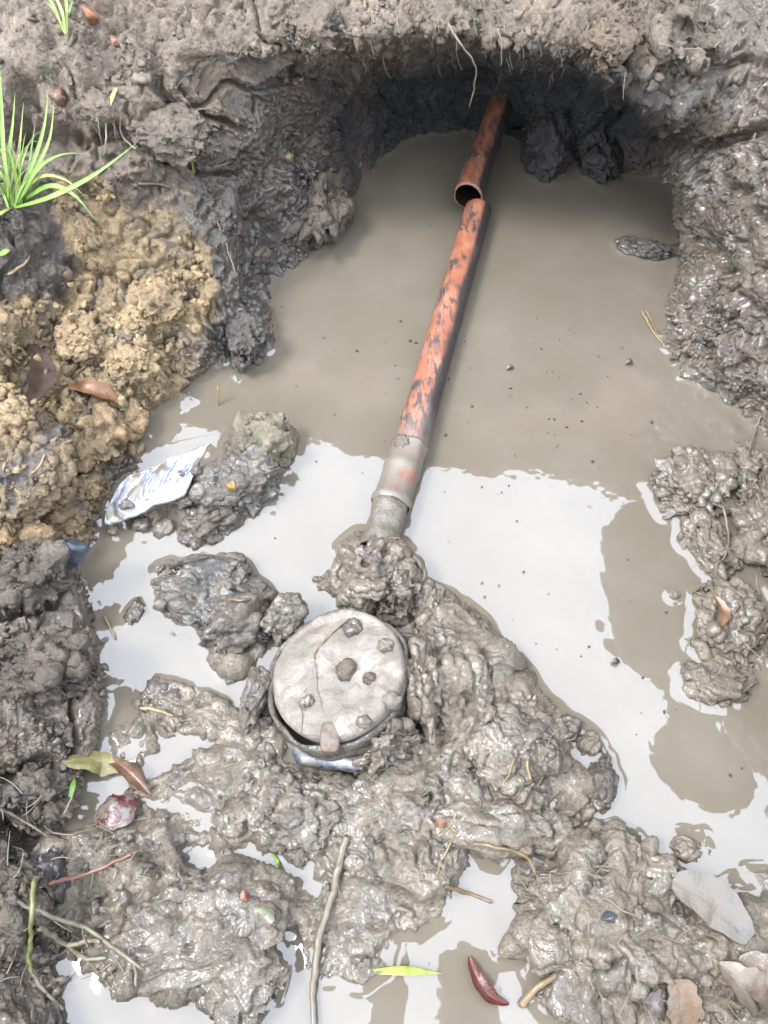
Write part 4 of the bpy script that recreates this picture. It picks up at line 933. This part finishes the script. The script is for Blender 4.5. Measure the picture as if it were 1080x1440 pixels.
stone('orange grain on the packet heap', 322, 682, 8, 7, .008, 309, (.16, .09, .025), .5)
stone('pinkish pebble on the left mud island', 228, 846, 10, 11, .010, 310, (.09, .072, .06), .5)
stone('yellow grit pebble by the dark wall of the cave', 410, 218, 6, 6, .007, 311, (.14, .105, .05), .5)
stone('reddish pebble in the roof of the cave', 422, 116, 10, 8, .010, 312, (.09, .055, .04), .5)

# ------------------------------------------------------------------ specks floating on the water
def specks():
    rs = np.random.RandomState(5); V0, F0 = ico(1); Vs, Fs = [], []; n = 0
    while n < 170:
        x, y = rs.uniform(380, 1060), rs.uniform(240, 1180)
        if rs.rand() < .35: x, y = rs.uniform(540, 850), rs.uniform(440, 700)
        p = at(x, y, 0); a = int((p.x - wxs[0]) / wr + .5); b = int((p.y - wys[0]) / wr + .5)
        if mask_now[max(0, a - 4):a + 5, max(0, b - 4):b + 5].any(): n += 0.2; continue
        r = .0007 + .0015 * rs.rand() ** 3
        Vs.append(V0 * np.array([r * rs.uniform(.7, 1.6), r * rs.uniform(.7, 1.6), r * .6]) + np.array([p.x, p.y, .0014 + r * .2])); Fs.append(F0 + 12 * 0 + len(Vs) * 0 + (len(Vs) - 1) * len(V0)); n += 1
    me = mesh_np('floating_specks', np.concatenate(Vs), np.concatenate(Fs))
    link('floating_specks', me, simple('speck', (.022, .018, .014), .5), kind='stuff', label='dark specks of debris floating on the muddy water')
def root_hairs():
    rs = np.random.RandomState(11); Vs, Fs, q = [], [], 0
    for (x0, x1, y0, y1, n, hang) in ((480, 900, 20, 110, 46, 1), (0, 210, 1110, 1400, 70, 0), (920, 1075, 60, 560, 22, 0), (200, 460, 100, 420, 30, 0), (120, 210, 150, 240, 16, 1), (420, 800, 950, 1260, 34, 0), (780, 1060, 1200, 1420, 40, 0), (960, 1070, 640, 980, 22, 0), (200, 400, 620, 760, 14, 0)):
        for _ in range(n):
            x, y = rs.uniform(x0, x1), rs.uniform(y0, y1); p = np.array(hit(x, y)[:])
            if p[2] < .003: continue
            L = rs.uniform(.008, .035); a = rs.uniform(0, 6.28)
            dv = np.array([math.cos(a) * .4, math.sin(a) * .4 - .3, -1.0]) if hang else np.array([math.cos(a), math.sin(a), rs.uniform(-.1, .35)])
            t = np.linspace(0, 1, 7)[:, None]; side = rs.normal(size=3) * .35
            P = p + np.array([0, 0, .001]) + dv / np.linalg.norm(dv) * L * t + side * L * t * (1 - t)
            V, F = sweep(P, np.linspace(.0007, .0003, 7) * rs.uniform(.7, 1.5), 4); Vs.append(V); Fs.append(F + q); q += len(V)
    link('root_hairs', mesh_np('root_hairs', np.concatenate(Vs), np.concatenate(Fs)), M_ROOT, kind='stuff', label='fine root hairs and straw fibres in the soil and mud')
root_hairs()

# ------------------------------------------------------------------ what the pool mirrors: an added house beyond the hole, a person by the right bank
def refl(px, py, d):
    a, b = (px - 540) / FPX, (720 - py) / FPX
    return Vector((a * d, (CP + b * SP) * d, -H + (SP - b * CP) * d))
def house():  # added out of view, its eave placed to block the mirrored sky
    EZ = 5.5
    e0 = refl(410, 615, (EZ + H) / (SP - (720 - 615) / FPX * CP)); e1 = refl(850, 695, (EZ + H) / (SP - (720 - 695) / FPX * CP))
    dr = (e1 - e0); dr.z = 0; dr.normalize(); nr_ = Vector((-dr.y, dr.x, 0))
    A = e0 - dr * 5.0; A.z = 0; L = 12.5; Dp = 6.0
    o = thing('added_house', 'added brick house out of view beyond the hole, shaped to darken the mirror image in the puddle', 'house', (A.x, A.y, .4))
    M_BR = simple('brown_brick', (.16, .075, .05), .8, .35, 9); M_RF = simple('grey_slate', (.05, .05, .055), .6, .3, 6); M_WN = simple('window_glass', (.03, .035, .04), .3); M_FR = simple('dark_frame', (.06, .05, .045), .6)
    def bx(u0, u1, v0, v1, z0, z1):
        V = [A + dr * u + nr_ * v + Vector((0, 0, z)) for u in (u0, u1) for v in (v0, v1) for z in (z0, z1)]
        return np.array([v[:] for v in V]), np.array([[0, 1, 3, 2], [4, 6, 7, 5], [0, 4, 5, 1], [2, 3, 7, 6], [0, 2, 6, 4], [1, 5, 7, 3]])
    child('wall', *bx(0, L, .3, Dp, 0, EZ), M_BR, o, False)
    V = np.array([(A + dr * u + nr_ * v + Vector((0, 0, z)))[:] for u in (-.2, L + .2) for (v, z) in ((0, EZ - .15), (0, EZ), (Dp / 2, EZ + 2.4), (Dp + .3, EZ), (Dp + .3, EZ - .15), (Dp / 2, EZ + 2.2))])
    F = np.array([[q, (q + 1) % 6, (q + 1) % 6 + 6, q + 6] for q in range(6)]); child('roof', V, F, M_RF, o, False)
    for (u, z) in ((2.0, 1.4), (6.0, 1.4), (9.5, 1.4), (2.0, 3.7), (6.0, 3.7), (9.5, 3.7)):
        w = child('window', *bx(u, u + 1.2, .26, .34, z, z + 1.2), M_FR, o, False)
        child('pane', *bx(u + .08, u + 1.12, .24, .30, z + .08, z + 1.12), M_WN, w, False)
house()
def skin_body(o, J, Rr, col):
    E = [('pel', 'wst'), ('wst', 'chs'), ('chs', 'nek'), ('nek', 'hd0'), ('hd0', 'hd1'), ('chs', 'shl'), ('shl', 'ell'), ('ell', 'wrl'), ('chs', 'shr'), ('shr', 'elr'), ('elr', 'wrr'), ('pel', 'hil'), ('hil', 'knl'), ('knl', 'anl'), ('anl', 'tol'), ('pel', 'hir'), ('hir', 'knr'), ('knr', 'anr'), ('anr', 'tor')]
    K = list(J); me = bpy.data.meshes.new('body'); loc = Vector(o.location)
    me.from_pydata([(Vector(J[k]) - loc)[:] for k in K], [(K.index(a), K.index(b)) for a, b in E], [])
    b = link('body', me, simple('coat_' + o.name, col, .8), o); b.modifiers.new('skin', 'SKIN')
    for k, sv in zip(K, me.skin_vertices[0].data): sv.radius = (Rr[k], Rr[k]); sv.use_root = (k == 'pel')
    sd = b.modifiers.new('sub', 'SUBSURF'); sd.levels = sd.render_levels = 2
def person():
    o = thing('person', 'person in dark coat and brimmed hat on the right bank, mirrored in the puddle', 'person', (1.28, 1.45, .40))
    J = {'pel': refl(1000, 690, 2.62), 'wst': refl(990, 780, 2.72), 'chs': refl(990, 860, 2.83), 'nek': refl(985, 960, 2.9), 'hd0': refl(985, 1010, 2.9), 'hd1': refl(988, 1060, 2.9),
         'shl': refl(900, 910, 2.84), 'ell': refl(882, 805, 2.74), 'wrl': refl(890, 705, 2.62), 'shr': refl(1075, 905, 2.84), 'elr': refl(1090, 805, 2.74), 'wrr': refl(1080, 705, 2.62),
         'hil': refl(955, 640, 2.55), 'knl': (1.12, 1.50, .80), 'anl': (1.14, 1.52, .47), 'tol': (1.10, 1.40, .42), 'hir': refl(1060, 640, 2.55), 'knr': (1.38, 1.52, .80), 'anr': (1.42, 1.54, .47), 'tor': (1.42, 1.42, .42)}
    Rr = {'pel': .21, 'wst': .23, 'chs': .22, 'nek': .08, 'hd0': .095, 'hd1': .10, 'shl': .11, 'ell': .10, 'wrl': .11, 'shr': .11, 'elr': .10, 'wrr': .10, 'hil': .14, 'knl': .085, 'anl': .06, 'tol': .045, 'hir': .14, 'knr': .085, 'anr': .06, 'tor': .045}
    skin_body(o, J, Rr, (.03, .032, .038))
    hc = refl(990, 1080, 2.88)
    child('hat', *disc_lathe([(.001, .13), (.06, .13), (.095, .10), (.105, .02), (.12, .0), (.185, -.012), (.19, -.018), (.12, -.008), (.10, -.004)], 40, Matrix.Rotation(R(18), 4, 'X'), hc), simple('hat_felt', (.03, .028, .025), .9), o)
person()
def photographer():
    o = thing('person', 'photographer leaning over the near edge of the hole holding a phone', 'person', (.2, -.6, .18))
    J = {'pel': (.22, -.72, .86), 'wst': (.22, -.60, 1.02), 'chs': (.22, -.34, 1.20), 'nek': (.22, -.10, 1.30), 'hd0': (.21, .0, 1.34), 'hd1': (.20, .10, 1.34),
         'shl': (.03, -.28, 1.22), 'ell': (-.10, -.26, .98), 'wrl': (-.07, -.07, .93), 'shr': (.42, -.28, 1.22), 'elr': (.36, -.20, .96), 'wrr': (.10, -.07, .92),
         'hil': (.10, -.72, .80), 'knl': (.08, -.56, .50), 'anl': (.08, -.66, .22), 'tol': (.07, -.52, .19), 'hir': (.34, -.72, .80), 'knr': (.36, -.56, .50), 'anr': (.36, -.66, .22), 'tor': (.37, -.52, .19)}
    Rr = {'pel': .17, 'wst': .17, 'chs': .18, 'nek': .075, 'hd0': .10, 'hd1': .10, 'shl': .09, 'ell': .055, 'wrl': .035, 'shr': .09, 'elr': .055, 'wrr': .035, 'hil': .11, 'knl': .075, 'anl': .055, 'tol': .04, 'hir': .11, 'knr': .075, 'anr': .055, 'tor': .04}
    skin_body(o, J, Rr, (.04, .045, .055))
    ph = thing('phone', 'dark phone held over the hole', 'phone', (0, -.02, .935))
    rot = Matrix.Rotation(R(90) - PITCH, 4, 'X'); V = np.array([(rot @ Vector((x, y, z)))[:] for x in (-.038, .038) for y in (-.078, .078) for z in (.012, .020)]) + np.array([0, -.0, .92])
    child('phone_case', V, np.array([[0, 1, 3, 2], [4, 6, 7, 5], [0, 4, 5, 1], [2, 3, 7, 6], [0, 2, 6, 4], [1, 5, 7, 3]]), simple('phone_case', (.02, .02, .022), .4), ph, False)
photographer()

# ------------------------------------------------------------------ water with a meniscus along every shore
wr = 0.0034
wxs = np.arange(-0.78, 0.78, wr); wys = np.arange(-0.35, 1.60, wr)
mask = np.zeros((len(wxs), len(wys)), np.float32)
def build_water():
    global mask_now
    for V in SOLID:
        s = V[(V[:, 2] > 0.0) & (V[:, 2] < 0.02)]
        a = ((s[:, 0] - wxs[0]) / wr + .5).astype(int); b = ((s[:, 1] - wys[0]) / wr + .5).astype(int)
        ok = (a >= 0) & (a < len(wxs)) & (b >= 0) & (b < len(wys)); mask[a[ok], b[ok]] = 1
    mask_now = mask; m = mask.copy()
    for _ in range(3):
        for ax in (0, 1):
            m = (np.roll(m, 1, ax) + m + np.roll(m, -1, ax)) / 3
    A, Bm = np.meshgrid(wxs, wys, indexing='ij')
    Pw = np.stack([A.ravel(), Bm.ravel(), 0.0035 * m.ravel()], 1)
    Pw[:, 2] += 0.0012 * perlin(Pw, 5, 70)
    link('water', mesh_np('water', Pw, grid_faces(len(wxs), len(wys))), M_WATER, kind='structure')
build_water(); specks()
